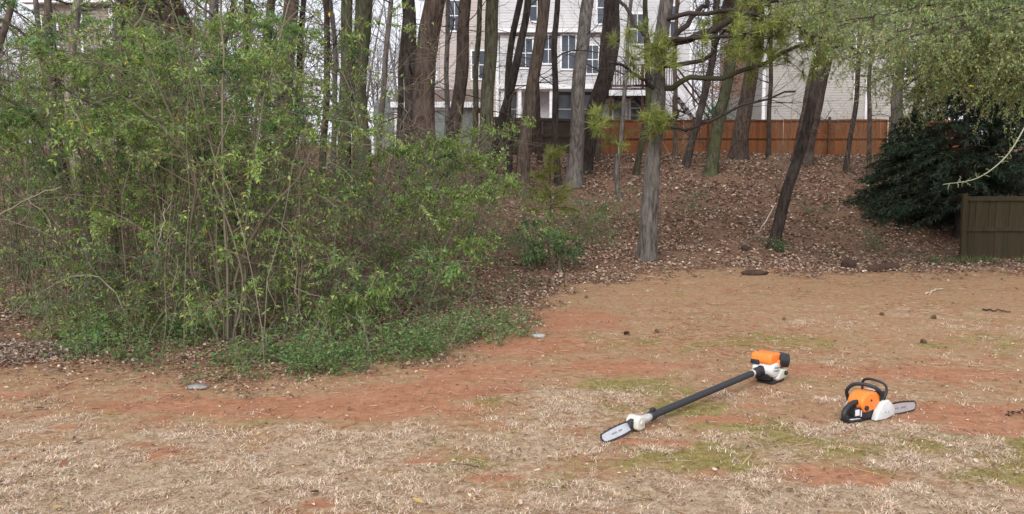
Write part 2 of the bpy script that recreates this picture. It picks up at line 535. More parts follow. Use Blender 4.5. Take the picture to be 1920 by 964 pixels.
def ground_stuff():
    # dormant lawn: short pale blades lying in mats
    x, y = scatter(900000, 3.5, 10.5, 0.8)
    g, mo, cl, li = zones(x, y)
    clump = fbm(x * 6.5, y * 6.5, 1, 4)
    p = np.clip(g * 1.5 - 0.08, 0, 1) * (0.30 + 0.70 * sstep(0.40, 0.58, clump)) * (1 - 0.85 * cl) + 0.05 * (1 - cl) * (1 - li) * (clump > 0.5)
    k = rng.random(len(x)) < p * 0.9
    x, y, cl_ = x[k], y[k], clump[k]
    n = len(x)
    a = fbm(x * 6, y * 6, 2, 2) * 16 + rng.normal(0, 1.5, n)
    up = np.clip(rng.normal(0.35, 0.25, n) + 0.35 * sstep(0.5, 0.72, cl_), 0.02, 1.1)
    D = np.stack([np.cos(a), np.sin(a), up], -1)
    z = height(x, y)
    mb = MB()
    C = (0.74 + 0.34 * sstep(0.38, 0.62, cl_))[:, None] * shade([(0.68, 0.53, 0.41), (0.77, 0.65, 0.53), (0.52, 0.37, 0.26), (0.66, 0.56, 0.46), (0.42, 0.28, 0.18), (0.47, 0.38, 0.22)], n, 0.16, 0.04)
    mb.blades(np.stack([x, y, z - 0.003], -1), D, rng.uniform(0.020, 0.050, n) * (0.8 + 0.35 * sstep(0.5, 0.75, cl_)), rng.uniform(0.003, 0.0062, n), C, rng.uniform(0.3, 0.9, n))
    o = mb.build('dormant_grass', M['drygrass'])
    tag(o, 'pale tan dormant lawn grass in short mats over red clay', 'grass', kind='stuff')
    # moss and green weeds
    x, y = scatter(260000, 3.5, 13.0, 1.0)
    g, mo, cl, li = zones(x, y)
    clump = fbm(x * 5, y * 5, 6, 3)
    k = rng.random(len(x)) < np.clip(mo * 1.2 - 0.15, 0, 1) * sstep(0.35, 0.6, clump) * (1 - 0.9 * cl) * 0.8
    x, y = x[k], y[k]; n = len(x)
    a = rng.uniform(0, 6.28, n)
    D = np.stack([np.cos(a), np.sin(a), rng.uniform(0.3, 1.6, n)], -1)
    mb = MB()
    C = shade([(0.27, 0.235, 0.075), (0.34, 0.29, 0.11), (0.20, 0.19, 0.06), (0.40, 0.33, 0.16), (0.24, 0.26, 0.075), (0.32, 0.24, 0.12)], n, 0.2, 0.06)
    mb.blades(np.stack([x, y, height(x, y) - 0.002], -1), D, rng.uniform(0.012, 0.032, n), rng.uniform(0.003, 0.006, n), C, rng.uniform(0.2, 0.8, n))
    o = mb.build('moss', M['drygrass'])
    tag(o, 'olive green moss and weeds in low patches on the clay', 'moss', kind='stuff')
    # leaf litter on the bank and blown over the yard
    mb = MB()
    x, y = scatter(330000, 6.0, 36.0, 0.75, 24)
    g, mo, cl, li = zones(x, y)
    cl2 = fbm(x * 0.9, y * 0.9, 7, 3)
    k = rng.random(len(x)) < np.clip(li, 0.004, 1) * (0.30 + 1.0 * sstep(0.35, 0.62, cl2))
    x, y = x[k], y[k]; n = len(x)
    a = rng.uniform(0, 6.28, n)
    D = np.stack([np.cos(a), np.sin(a), rng.normal(0.1, 0.35, n)], -1)
    Nn = np.stack([rng.normal(0, 0.4, n), rng.normal(-0.1, 0.4, n), np.ones(n)], -1)
    L = rng.uniform(0.6, 1.4, n) * np.interp(y, [6, 11, 17, 26], [0.034, 0.045, 0.075, 0.105])
    C = shade([(0.25, 0.155, 0.105), (0.34, 0.23, 0.16), (0.16, 0.10, 0.072), (0.44, 0.33, 0.25), (0.27, 0.145, 0.09), (0.54, 0.43, 0.345), (0.19, 0.135, 0.105), (0.40, 0.29, 0.215), (0.13, 0.085, 0.065)], n, 0.22, 0.05)
    mb.leaves(np.stack([x, y, height(x, y) + rng.uniform(0.004, 0.03, n)], -1), D, Nn, L, L * rng.uniform(0.4, 0.75, n), C, 0.3)
    o = mb.build('leaf_litter', M['litter'])
    tag(o, 'brown fallen leaves covering the bank under the trees', 'leaf litter', kind='stuff')
    # pine straw
    mb = MB()
    x, y = scatter(150000, 4.0, 30.0, 1.1, 20)
    g, mo, cl, li = zones(x, y)
    dens = fbm(x * 0.7 + 3, y * 0.7, 2, 3)
    yard = sstep(7.5, 10.5, y + 0.8 * (x > 0)) * 0.45 * sstep(0.4, 0.62, dens)
    k = rng.random(len(x)) < np.maximum(li * 0.35, yard) * (1 - 0.5 * cl) + 0.03
    x, y = x[k], y[k]; n = len(x)
    a = rng.uniform(0, 6.28, n)
    D = np.stack([np.cos(a), np.sin(a), rng.normal(0.02, 0.10, n)], -1)
    C = shade([(0.33, 0.17, 0.085), (0.42, 0.25, 0.14), (0.25, 0.12, 0.06), (0.45, 0.33, 0.22)], n, 0.18, 0.05)
    mb.needles(np.stack([x, y, height(x, y) + 0.006], -1), D, rng.uniform(0.08, 0.18, n), rng.uniform(0.003, 0.007, n), C)
    o = mb.build('pine_straw', M['litter'])
    tag(o, 'rust coloured pine straw strewn over the yard', 'pine straw', kind='stuff')
    # small pale leaf bits in the yard
    mb = MB()
    x, y = scatter(5200, 3.8, 17.0, 0.7, 14)
    n = len(x); a = rng.uniform(0, 6.28, n)
    L = rng.uniform(0.012, 0.034, n)
    D = np.stack([np.cos(a), np.sin(a), rng.normal(0.1, 0.3, n)], -1)
    Nn = np.stack([rng.normal(0, 0.4, n), rng.normal(-0.2, 0.4, n), np.ones(n)], -1)
    C = shade([(0.50, 0.38, 0.27), (0.40, 0.26, 0.17), (0.22, 0.12, 0.08), (0.58, 0.47, 0.35), (0.30, 0.18, 0.11), (0.17, 0.10, 0.07)], n, 0.18, 0.04)
    mb.leaves(np.stack([x, y, height(x, y) + 0.010], -1), D, Nn, L, L * rng.uniform(0.4, 0.8, n), C, 0.35)
    o = mb.build('leaf_debris', M['litter'])
    tag(o, 'small crumbled leaf pieces dotted across the clay yard', 'leaf debris', kind='stuff')


ground_stuff()

# ------------------------------------------------------------------ trees
def catmull(P, n):
    P = np.asarray(P, float)
    if len(P) == 2:
        t = np.linspace(0, 1, n)[:, None]
        return P[0] * (1 - t) + P[1] * t
    E = np.concatenate([[2 * P[0] - P[1]], P, [2 * P[-1] - P[-2]]])
    s = np.linspace(0, len(P) - 1 - 1e-6, n)
    i = s.astype(int); t = (s - i)[:, None]
    a, b, c, d = E[i], E[i + 1], E[i + 2], E[i + 3]
    return 0.5 * (2 * b + (c - a) * t + (2 * a - 5 * b + 4 * c - d) * t * t + (3 * b - a - 3 * c + d) * t ** 3)


def trunk_mesh(path, rad, col, seg=14, amp=0.05):
    P = np.asarray(path, float); n = len(P)
    a = np.arange(seg) * 2 * math.pi / seg
    T = nrm(np.gradient(P, axis=0))
    U = nrm(np.cross(T, np.array([0.05, 1.0, 0]))); W = np.cross(T, U)
    hgt = P[:, 2] - P[0, 2]
    s1 = rng.uniform(0, 60)
    r = rad[:, None] * (1 + amp * 2.2 * (vnoise(a[None] * 2.4 + s1, hgt[:, None] * 1.1, 3) - 0.5) + amp * 1.6 * (vnoise(a[None] * 6 + s1, hgt[:, None] * 5, 4) - 0.5))
    flare = np.exp(-hgt / (0.25 + rad[0] * 0.8))
    r = r * (1 + flare[:, None] * (0.30 + 0.28 * np.sin(a * 4 + s1)[None]))
    V = P[:, None] + r[..., None] * (np.cos(a)[None, :, None] * U[:, None] + np.sin(a)[None, :, None] * W[:, None])
    i = np.arange(n - 1)[:, None] * seg; j = np.arange(seg)[None]; k = (j + 1) % seg
    Q = np.stack([i + j, i + k, i + seg + k, i + seg + j], -1).reshape(-1, 4)
    mb = MB(); mb.add(V.reshape(-1, 3), Q, None, col)
    return mb


def limb(mb, p, d, L, r, depth, col, n=7, droop=0.0, wig=0.18, kids=(3, 6), seg=5, tips=None):
    """a bare limb with side twigs; adds tubes to mb and tip points to tips"""
    P = [np.asarray(p, float)]; d = nrm(d); st = L / (n - 1)
    for k in range(n - 1):
        d = nrm(d + rng.normal(0, wig, 3) * np.array([1, 1, 0.8]) + np.array([0, 0, -droop]))
        P.append(P[-1] + d * st)
    P = np.array(P)
    rr = np.linspace(r, max(r * 0.3, 0.003), n)
    mb.tube(P, rr, seg if depth > 1 else max(3, seg - 2), col, cap=False)
    if depth > 0:
        for _ in range(rng.integers(*kids)):
            t = rng.uniform(0.25, 0.97); f = t * (n - 1); i = min(int(f), n - 2)
            q = P[i] + (P[i + 1] - P[i]) * (f - i)
            dd = nrm(P[i + 1] - P[i])
            side = nrm(np.cross(dd, rng.normal(size=3)))
            limb(mb, q, dd * rng.uniform(0.5, 1.0) + side * rng.uniform(0.5, 0.9), L * rng.uniform(0.3, 0.6), max(r * 0.45 * (1.1 - t * 0.5), 0.003), depth - 1, col, 5, droop, wig * 1.2, kids, max(3, seg - 1), tips)
    elif tips is not None:
        tips.append((P[-1], d)); tips.append((P[n // 2], d))


def tuft(mb, p, d, n=50, L=0.16, w=0.006, cols=((0.26, 0.30, 0.07), (0.34, 0.37, 0.10), (0.18, 0.23, 0.06)), spread=0.9):
    D = nrm(nrm(d)[None] * 0.7 + rng.normal(0, spread, (n, 3)))
    P = np.asarray(p)[None] - nrm(d)[None] * rng.uniform(0, L * 0.9, (n, 1))
    mb.needles(P, D, rng.uniform(0.6, 1.1, n) * L, w, shade(cols, n, 0.2, 0.06))


# crowns high above the frame, shared between trees
def make_crown(kind):
    tw = MB(); nd = MB(); tips = []
    for k in range(16):
        z = rng.uniform(-2.2, 3.0)
        a = rng.uniform(0, 6.28)
        limb(tw, (0, 0, z), (math.cos(a), math.sin(a), 0.35), rng.uniform(1.6, 2.8) * (1 - (z + 2.2) / 9), 0.05, 1, (0.11, 0.085, 0.07), kids=(4, 7), tips=tips)
    for p, d in tips:
        if kind == 'pine': tuft(nd, p, d, 26, 0.34, 0.022, spread=1.0)
    return tw.mesh('branches', M['twig']), (nd.mesh('crown', M['needle']) if kind == 'pine' else None)


CROWN_P = make_crown('pine')
CROWN_B = make_crown('bare')
BR = {'grey': (0.150, 0.133, 0.122), 'brown': (0.095, 0.071, 0.057), 'red': (0.078, 0.054, 0.044), 'dark': (0.055, 0.043, 0.037), 'green': (0.080, 0.076, 0.048), 'pale': (0.24, 0.21, 0.18)}


def tree(name, label, pts, w0, w1, Y=None, colk='brown', top=15.0, group=None, moss=False, stubs=5, pine=True, seg=12, cat='tree', low_twigs=0, twig_z=(3.0, 8.0), sway_k=0.028):
    """pts: photo points base->up at the depth of the base; widths in photo pixels at base and upper end"""
    if Y is None:
        b = ground_at(*pts[0]); Y = b[1]
    W = [at(px, py, Y) for px, py in pts]
    if len(W) == 1: W.append(W[0] + np.array([0, 0, 4.0]))
    g = W[0].copy(); g[2] = float(height(g[0], g[1])) - 0.12
    if W[0][2] > g[2] + 0.4:                    # base hidden in the photo: run the trunk on down to the ground
        d0 = nrm(W[0] - W[1]); d0 = nrm(d0 * np.array([0.6, 0.6, 1]))
        t = (W[0][2] - g[2]) / max(-d0[2], 0.3)
        b = W[0] + d0 * t; b[2] = float(height(b[0], b[1])) - 0.12
        W = [b] + W
    else: W[0] = g
    for k in range(1, len(W)): W[k] += rng.normal(0, 1, 3) * np.array([2.2 * sway_k, 0.12, 0])
    d = nrm(W[-1] - W[-2])
    while W[-1][2] < top:
        d = nrm(d * 0.75 + np.array([0, 0, 0.25]) + rng.normal(0, 0.025, 3))
        W.append(W[-1] + d * 2.0)
    base = W[0].copy()
    ln = np.linalg.norm(np.diff(np.array(W), axis=0), axis=1).sum()
    n = int(max(30, ln / 0.14))
    P = catmull(W, n) - base
    ph = rng.uniform(0, 6.28, 4)
    sway = sway_k * np.minimum(P[:, 2] / 2.0, 1.0)
    P[:, 0] += sway * (np.sin(P[:, 2] * 1.1 + ph[0]) + 0.5 * np.sin(P[:, 2] * 2.7 + ph[1])); P[:, 1] += sway * np.sin(P[:, 2] * 0.9 + ph[2])
    m = Y / FPX
    zz = P[:, 2]
    zr = max(at(*pts[-1], Y)[2] - base[2], 1.0)
    rad = np.interp(zz, [0, zr, top - base[2]], [w0 * m / 2, w1 * m / 2, w1 * m / 2 * 0.35])
    root = empty(name, base + np.array([0, 0, 0.12]), label, cat, group)
    P = P - np.array([0, 0, 0.12])
    mat = M['bark_moss'] if moss else M['bark']
    trunk_mesh(P, rad, np.array(BR[colk]) * rng.uniform(0.88, 1.12), seg).build('trunk', mat, root, True)
    # dead lateral stubs and twigs in and just above view
    if stubs or low_twigs:
        tb = MB()
        for k in range(stubs):
            i = int(np.argmin(np.abs(zz - rng.uniform(1.8, 9.0)))); a = rng.uniform(0, 6.28)
            limb(tb, P[i], (math.cos(a), math.sin(a), rng.uniform(-0.15, 0.5)), rng.uniform(0.5, 2.4), rng.uniform(0.010, 0.024), 1, np.array(BR['dark']) * 1.1, wig=0.2, kids=(1, 4), seg=4)
        for k in range(low_twigs):
            i = int(np.argmin(np.abs(zz - rng.uniform(*twig_z)))); a = rng.uniform(0, 6.28)
            limb(tb, P[i], (math.cos(a), math.sin(a), rng.uniform(0.1, 0.9)), rng.uniform(1.2, 3.0), rng.uniform(0.012, 0.026), 2, np.array(BR['dark']) * 1.25, wig=0.2, kids=(3, 6), seg=4)
        tb.build('branches', M['twig'], root)['kind'] = 'stuff'
    s = 0.55 + w0 * m * 0.9
    cr = CROWN_P if pine else CROWN_B
    for me_, nm in zip(cr, ('upper_branches', 'crown')):
        if me_ is None: continue
        o = link(nm, me_, root); o['kind'] = 'stuff'
        o.location = P[-1] - np.array([0, 0, 1.2]); o.rotation_euler = (0, 0, rng.uniform(0, 6.28)); o.scale = (s, s, s * 1.15)
    return root, P, base


pineA, PA, bA = tree('pine_tree', 'stout grey barked pine at the foot of the bank with mossy side limbs', [(1211, 488), (1222, 330), (1233, 200), (1238, 110), (1250, 0)], 33, 25, colk='grey', stubs=3, seg=20, sway_k=0.006)
tree('leaning_tree', 'slim dark tree leaning over the bank with ivy at its foot', [(1446, 468), (1478, 370), (1500, 290), (1528, 160), (1545, 70)], 22, 17, colk='dark', stubs=5, pine=False)
tree('pine_tree', 'broad mossy trunk crossing behind the slim leaning tree before the cedar fence', [(1503, 305), (1522, 200), (1546, 80)], 36, 36, colk='red', stubs=4)
tree('pine_tree', 'reddish brown leaning pine against the cedar fence, thicker than its mossy neighbour', [(1383, 298), (1400, 190), (1412, 90)], 30, 25, colk='red', stubs=5)
tree('pine_tree', 'green mossed trunk leaning in front of the cedar fence', [(1332, 328), (1352, 210), (1372, 110)], 24, 20, colk='green', moss=True, stubs=4)
tree('young_tree', 'narrow dark trunk bending before the cedar fence beside the mossy trunk', [(1284, 312), (1310, 215), (1334, 120), (1340, 20)], 15, 11, colk='dark', stubs=6, pine=False, low_twigs=9)
tree('young_tree', 'thin dark mossy stem between the stout grey pine and the deck', [(1191, 330), (1208, 240), (1214, 160), (1216, 0)], 12, 9, colk='dark', moss=True, stubs=3, pine=False, low_twigs=4)
tree('pine_tree', 'dark pine leaning across the bay of the cream house', [(1090, 320), (1112, 210), (1138, 90), (1155, 0)], 32, 27, colk='dark', stubs=9, low_twigs=2)
tree('pine_tree', 'straight grey brown trunk in front of the bay windows', [(1078, 300), (1088, 160), (1100, 0)], 28, 22, Y=25, colk='grey', stubs=4)
tree('young_tree', 'thin straight dark stem before the bay of the cream house', [(1046, 300), (1043, 120), (1046, 0)], 13, 10, Y=25, colk='dark', stubs=2, pine=False, low_twigs=4)
tree('pine_tree', 'slightly leaning brown pine at the porch posts of the cream house', [(984, 300), (1000, 150), (1018, 0)], 26, 21, Y=23, colk='brown', stubs=4)
tree('forked_tree', 'dark crooked forked tree beside the straight olive trunk', [(930, 290), (952, 170), (972, 90), (992, 0)], 18, 13, Y=24, colk='dark', stubs=4, pine=False, low_twigs=6)
tree('pine_tree', 'straight olive brown trunk standing by the shed end', [(908, 300), (918, 120), (928, 0)], 28, 23, Y=22, colk='green', stubs=6, low_twigs=2)
tree('young_tree', 'dark upright stem close behind the crooked forked tree', [(952, 290), (958, 120), (968, 0)], 14, 11, Y=26, colk='dark', stubs=3, pine=False)
tree('pine_tree', 'grey trunk rising over the brown shed roof', [(852, 300), (858, 150), (870, 0)], 28, 22, Y=22, colk='brown', stubs=8, low_twigs=3)
tree('pine_tree', 'very thick dark red brown pine before the shed', [(796, 320), (806, 150), (818, 0)], 44, 38, Y=19.5, colk='red', stubs=10, low_twigs=3)
tree('pine_tree', 'thick dark trunk beside the very thick pine before the shed', [(762, 320), (768, 150), (772, 0)], 30, 25, Y=20, colk='dark', stubs=6, low_twigs=3)
tree('pine_tree', 'mossy olive trunk in front of the grey shed gable', [(678, 320), (684, 160), (690, 0)], 36, 31, Y=19, colk='green', moss=True, stubs=3)
tree('pine_tree', 'mossy greenish trunk rising out of the thicket next to the shed', [(646, 320), (650, 170), (655, 0)], 26, 21, Y=19, colk='green', moss=True, stubs=3)
tree('young_tree', 'slender grey stem between the shed gable trunks', [(722, 300), (728, 150), (727, 0)], 12, 9, Y=21, colk='pale', stubs=2, pine=False, low_twigs=5)
tree('young_tree', 'slender pale stem beside the thick shed pine', [(832, 300), (838, 120), (842, 0)], 11, 8, Y=25, colk='grey', stubs=2, pine=False, low_twigs=5)
tree('pine_tree', 'brown pine rising behind the tall arching shrubs', [(528, 330), (534, 150), (538, 0)], 32, 27, Y=17.5, colk='brown', stubs=4)
tree('young_tree', 'dark slanting stem next to the brown pine behind the shrubs', [(545, 300), (566, 150), (590, 0)], 13, 9, Y=18, colk='dark', stubs=3, pine=False, low_twigs=5)
tree('young_tree', 'grey trunk with pale patches rooted in the brush beside the shrubs', [(158, 500), (146, 330), (132, 200), (128, 0)], 24, 16, Y=11.6, colk='pale', stubs=4, pine=False, low_twigs=3)
tree('young_tree', 'brown twin of the grey trunk in the brush', [(132, 440), (118, 300), (112, 180), (96, 0)], 19, 12, Y=12.5, colk='brown', stubs=4, pine=False, low_twigs=3)
WOOD = ['slender brown trunk at the loose cane shrub', 'thin grey stem before the taupe house', 'dark slim trunk just past the taupe house corner', 'greenish trunk rising behind the brush sticks', 'reddish slim trunk above the tall light green shrub', 'thin brown stem behind the tall light green shrub', 'grey trunk above the clustered shrub stems', 'thin dark stem slanting by the clustered shrub stems', 'greenish slim trunk beside the brown pine behind the shrubs', 'reddish trunk hard against the brown pine behind the shrubs', 'slim brown trunk before the pale tan leaved tree', 'thin grey stem close to the mossy greenish trunk', 'thin dark stem between the mossy trunk and the thick shed pines', 'thin green stem over the shed roof end', 'thin reddish stem before the porch posts', 'thin brown stem beside the leaning dark pine']
STEMS = ['thin dark stem in front of the beige grey house wall', 'thin brown stem rising by the deck stair', 'thin grey stem between the young pine and the stout grey pine', 'thin dark stem just past the slim leaning tree', 'thin brown stem before the tall narrow house window', 'thick grey trunk beside the low dark cedar', 'brown slanting trunk behind the low dark cedar']
for i, (px, w, dx, Y) in enumerate([(20, 16, -8, 14), (62, 12, 4, 17), (215, 15, 6, 14), (250, 20, 3, 20), (310, 17, 4, 15), (332, 12, -3, 18), (385, 22, 5, 19), (420, 12, 8, 15), (465, 16, -4, 18), (495, 20, 4, 21), (605, 14, 6, 20), (625, 11, -4, 23), (745, 13, 5, 25), (888, 12, 4, 28), (1012, 11, -3, 29), (1120, 10, 8, 30)]):
    tree('young_tree', WOOD[i], [(px, 330), (px + dx, 150), (px + dx * 2, 0)], w, w * 0.75, Y=Y, colk=['brown', 'grey', 'dark', 'green', 'red'][i % 5], stubs=3, pine=(i % 3 == 0), seg=9, low_twigs=4, top=13)
for i, (px, w, dx, Y) in enumerate([(1440, 9, 4, 31), (1265, 9, 6, 30), (1165, 9, 4, 24), (1585, 10, 12, 28), (1630, 9, 8, 27), (1680, 24, 10, 26), (1700, 14, 24, 24)]):
    tree('young_tree', STEMS[i], [(px, 320), (px + dx, 180), (px + dx * 2, 0)], w, w * 0.75, Y=Y, colk=['dark', 'brown', 'grey'][i % 3], stubs=5, pine=False, seg=8, low_twigs=9, top=12)


def pine_limbs():
    tb = MB(); nd = MB()
    Y0 = bA[1]
    def pl(pts, w0, w1, dy, moss=False, tufts=0):
        n = len(pts)
        P = np.array([at(px, py, Y0 + dy * k / (n - 1)) for k, (px, py) in enumerate(pts)]) - np.array(pineA.location)
        P = catmull(P, 14)
        P[1:] += rng.normal(0, 0.02, (13, 3))
        P[1:] += rng.normal(0, 0.035, (13, 3))
        c = np.array([0.065, 0.066, 0.040]) if moss else np.array([0.05, 0.038, 0.034])
        tb.tube(P, np.linspace(w0, w1, 14) * 1.05 * Y0 / FPX / 2, 7, c)
        for _ in range(20):
            i = rng.integers(3, 13)
            limb(tb, P[i], nrm(P[i] - P[i - 1]) + rng.normal(0, 0.7, 3), rng.uniform(0.4, 1.5), 0.009, 1, c, kids=(2, 5), seg=4)
        for _ in range(tufts):
            i = rng.integers(5, 14)
            q = P[i] + rng.normal(0, 0.16, 3)
            tuft(nd, q, rng.normal(0, 1, 3) + np.array([0, 0, 0.5]), 84, 0.25, 0.008)
        return P
    pl([(1238, 165), (1290, 152), (1360, 142), (1430, 118), (1480, 90), (1530, 76)], 11, 5, -1.0, True, 8)
    pl([(1246, 82), (1300, 72), (1350, 45), (1420, 14), (1470, 0)], 14, 7, -1.4, False, 5)
    pl([(1258, 80), (1285, 50), (1320, 10), (1340, -30)], 11, 7, 0.8)
    pl([(1238, 90), (1200, 60), (1170, 10), (1150, -20)], 8, 5, 0.9)
    pl([(1236, 168), (1205, 150), (1180, 128), (1140, 120)], 8, 4, -0.6)
    pl([(1236, 125), (1300, 118), (1335, 100), (1350, 62), (1385, 40)], 9, 4, -0.8)
    pl([(1240, 72), (1300, 70), (1370, 70), (1410, 62)], 8, 4, -2.0, False, 12)
    pl([(1230, 240), (1290, 238), (1340, 222), (1410, 190), (1500, 170)], 6, 3, -1.2)
    pl([(1228, 255), (1258, 225), (1290, 205)], 7, 3, -1.0)
    pl([(1240, 40), (1330, 20), (1440, 30), (1540, 70), (1600, 95)], 9, 4, -2.5, False, 26)
    for px, py, k, s in [(1222, 92, 14, .28), (1245, 100, 8, .2), (1185, 105, 9, .25), (1230, 238, 8, .16), (1222, 225, 5, .14), (1450, 55, 20, .45), (1500, 40, 20, .5), (1420, 85, 14, .3), (1540, 30, 16, .4), (1400, 70, 10, .3), (1460, 20, 14, .5), (1130, 245, 8, .3), (1560, 70, 14, .4), (1390, 20, 10, .4)]:
        c = at(px, py, Y0 - 0.6) - np.array(pineA.location)
        for _ in range(k):
            q = c + rng.normal(0, s, 3)
            tb.tube(np.array([c + (q - c) * 0.1, c + (q - c) * 0.5 + np.array([0, 0, -0.04]), q]), [0.008, 0.006, 0.004], 3, BR['dark'], cap=False)
            tuft(nd, q, (q - c) + rng.normal(0, 0.2, 3), 96, 0.25, 0.008)
    tb.build('side_limbs', M['twig'], pineA, True)
    nd.build('needle_tufts', M['needle'], pineA)


pine_limbs()


def young_pine(px, py, Y, hgt, n, label, cols=((0.15, 0.18, 0.045), (0.20, 0.21, 0.05))):
    b = at(px, py, Y); b[2] = float(height(b[0], b[1]))
    root = empty('pine_sapling', b, label, 'sapling')
    tb = MB(); nd = MB()
    P = catmull([(0, 0, -.05), (0.05, 0, hgt * .5), (0.0, 0.03, hgt)], 10)
    tb.tube(P, np.linspace(0.028, 0.008, 10), 7, BR['brown'])
    for k in range(n):
        t = rng.uniform(0.45, 1.0); p = P[int(t * 9)]; a = rng.uniform(0, 6.28)
        L = rng.uniform(0.3, 0.9) * (1.3 - t)
        q = p + np.array([math.cos(a) * L, math.sin(a) * L, rng.uniform(-0.1, 0.25)])
        tb.tube(catmull([p, (p + q) / 2 + np.array([0, 0, 0.05]), q], 5), np.linspace(0.008, 0.004, 5), 4, BR['brown'], cap=False)
        for f in (0.6, 0.8, 1.0): tuft(nd, p + (q - p) * f, q - p, 42, 0.17, 0.007, cols)
    tb.build('trunk', M['twig'], root); nd.build('crown', M['needle'], root)


young_pine(1028, 440, 16.5, 2.35, 26, 'fluffy yellow green pine sapling before the dark pine on the bank')
young_pine(1150, 330, 26, 2.6, 14, 'small pine sapling with sparse tufts against the end of the cedar fence')

# ------------------------------------------------------------------ thicket shrubs
GREENS = {'light': [(0.23, 0.33, 0.08), (0.29, 0.40, 0.12), (0.18, 0.27, 0.065), (0.35, 0.42, 0.14), (0.19, 0.32, 0.12)],
          'mid': [(0.15, 0.25, 0.08), (0.20, 0.32, 0.105), (0.12, 0.20, 0.06), (0.25, 0.33, 0.12), (0.14, 0.28, 0.12)],
          'deep': [(0.09, 0.19, 0.075), (0.13, 0.25, 0.09), (0.07, 0.14, 0.055), (0.16, 0.25, 0.09)],
          'grey': [(0.14, 0.22, 0.12), (0.20, 0.28, 0.16), (0.11, 0.17, 0.08), (0.20, 0.25, 0.10)]}
STEMC = [(0.16, 0.13, 0.095), (0.12, 0.10, 0.075), (0.22, 0.19, 0.14), (0.13, 0.09, 0.065), (0.15, 0.145, 0.085), (0.19, 0.15, 0.11)]


def spray(tw, lf, p, d, L, nl, cols, leaf=0.045, r=0.004, droop=0.10, wig=0.14, yellow=0.0, flowers=None, stemc=None):
    n = 6; P = [np.asarray(p, float)]; d = nrm(d)
    for k in range(n - 1):
        d = nrm(d + rng.normal(0, wig, 3) + np.array([0, 0, -droop])); P.append(P[-1] + d * L / (n - 1))
    P = np.array(P)
    tw.tube(P, np.linspace(r, 0.0018, n), 3, STEMC[rng.integers(len(STEMC))] if stemc is None else stemc, cap=False)
    if nl <= 0: return P
    t = rng.uniform(0.12, 1.0, nl) * (n - 1); i = np.minimum(t.astype(int), n - 2); f = (t - i)[:, None]
    q = P[i] + (P[i + 1] - P[i]) * f; dd = nrm(P[i + 1] - P[i])
    side = nrm(np.cross(dd, rng.normal(size=(nl, 3))))
    D = dd * rng.uniform(0.2, 0.9, (nl, 1)) + side + np.array([0, 0, -0.15])
    Nn = rng.normal(0, 0.55, (nl, 3)) + np.array([0, 0, 1.0])
    Ll = rng.uniform(0.6, 1.25, nl) * leaf
    C = shade(cols, nl, 0.2, 0.07)
    if yellow > 0:
        k = rng.random(nl) < yellow
        C[k] = shade([(0.62, 0.52, 0.06), (0.55, 0.42, 0.08), (0.60, 0.55, 0.15)], k.sum(), 0.12, 0.04) if k.any() else C[k]
    lf.leaves(q, D, Nn, Ll, Ll * rng.uniform(0.30, 0.46, nl), C)
    return P


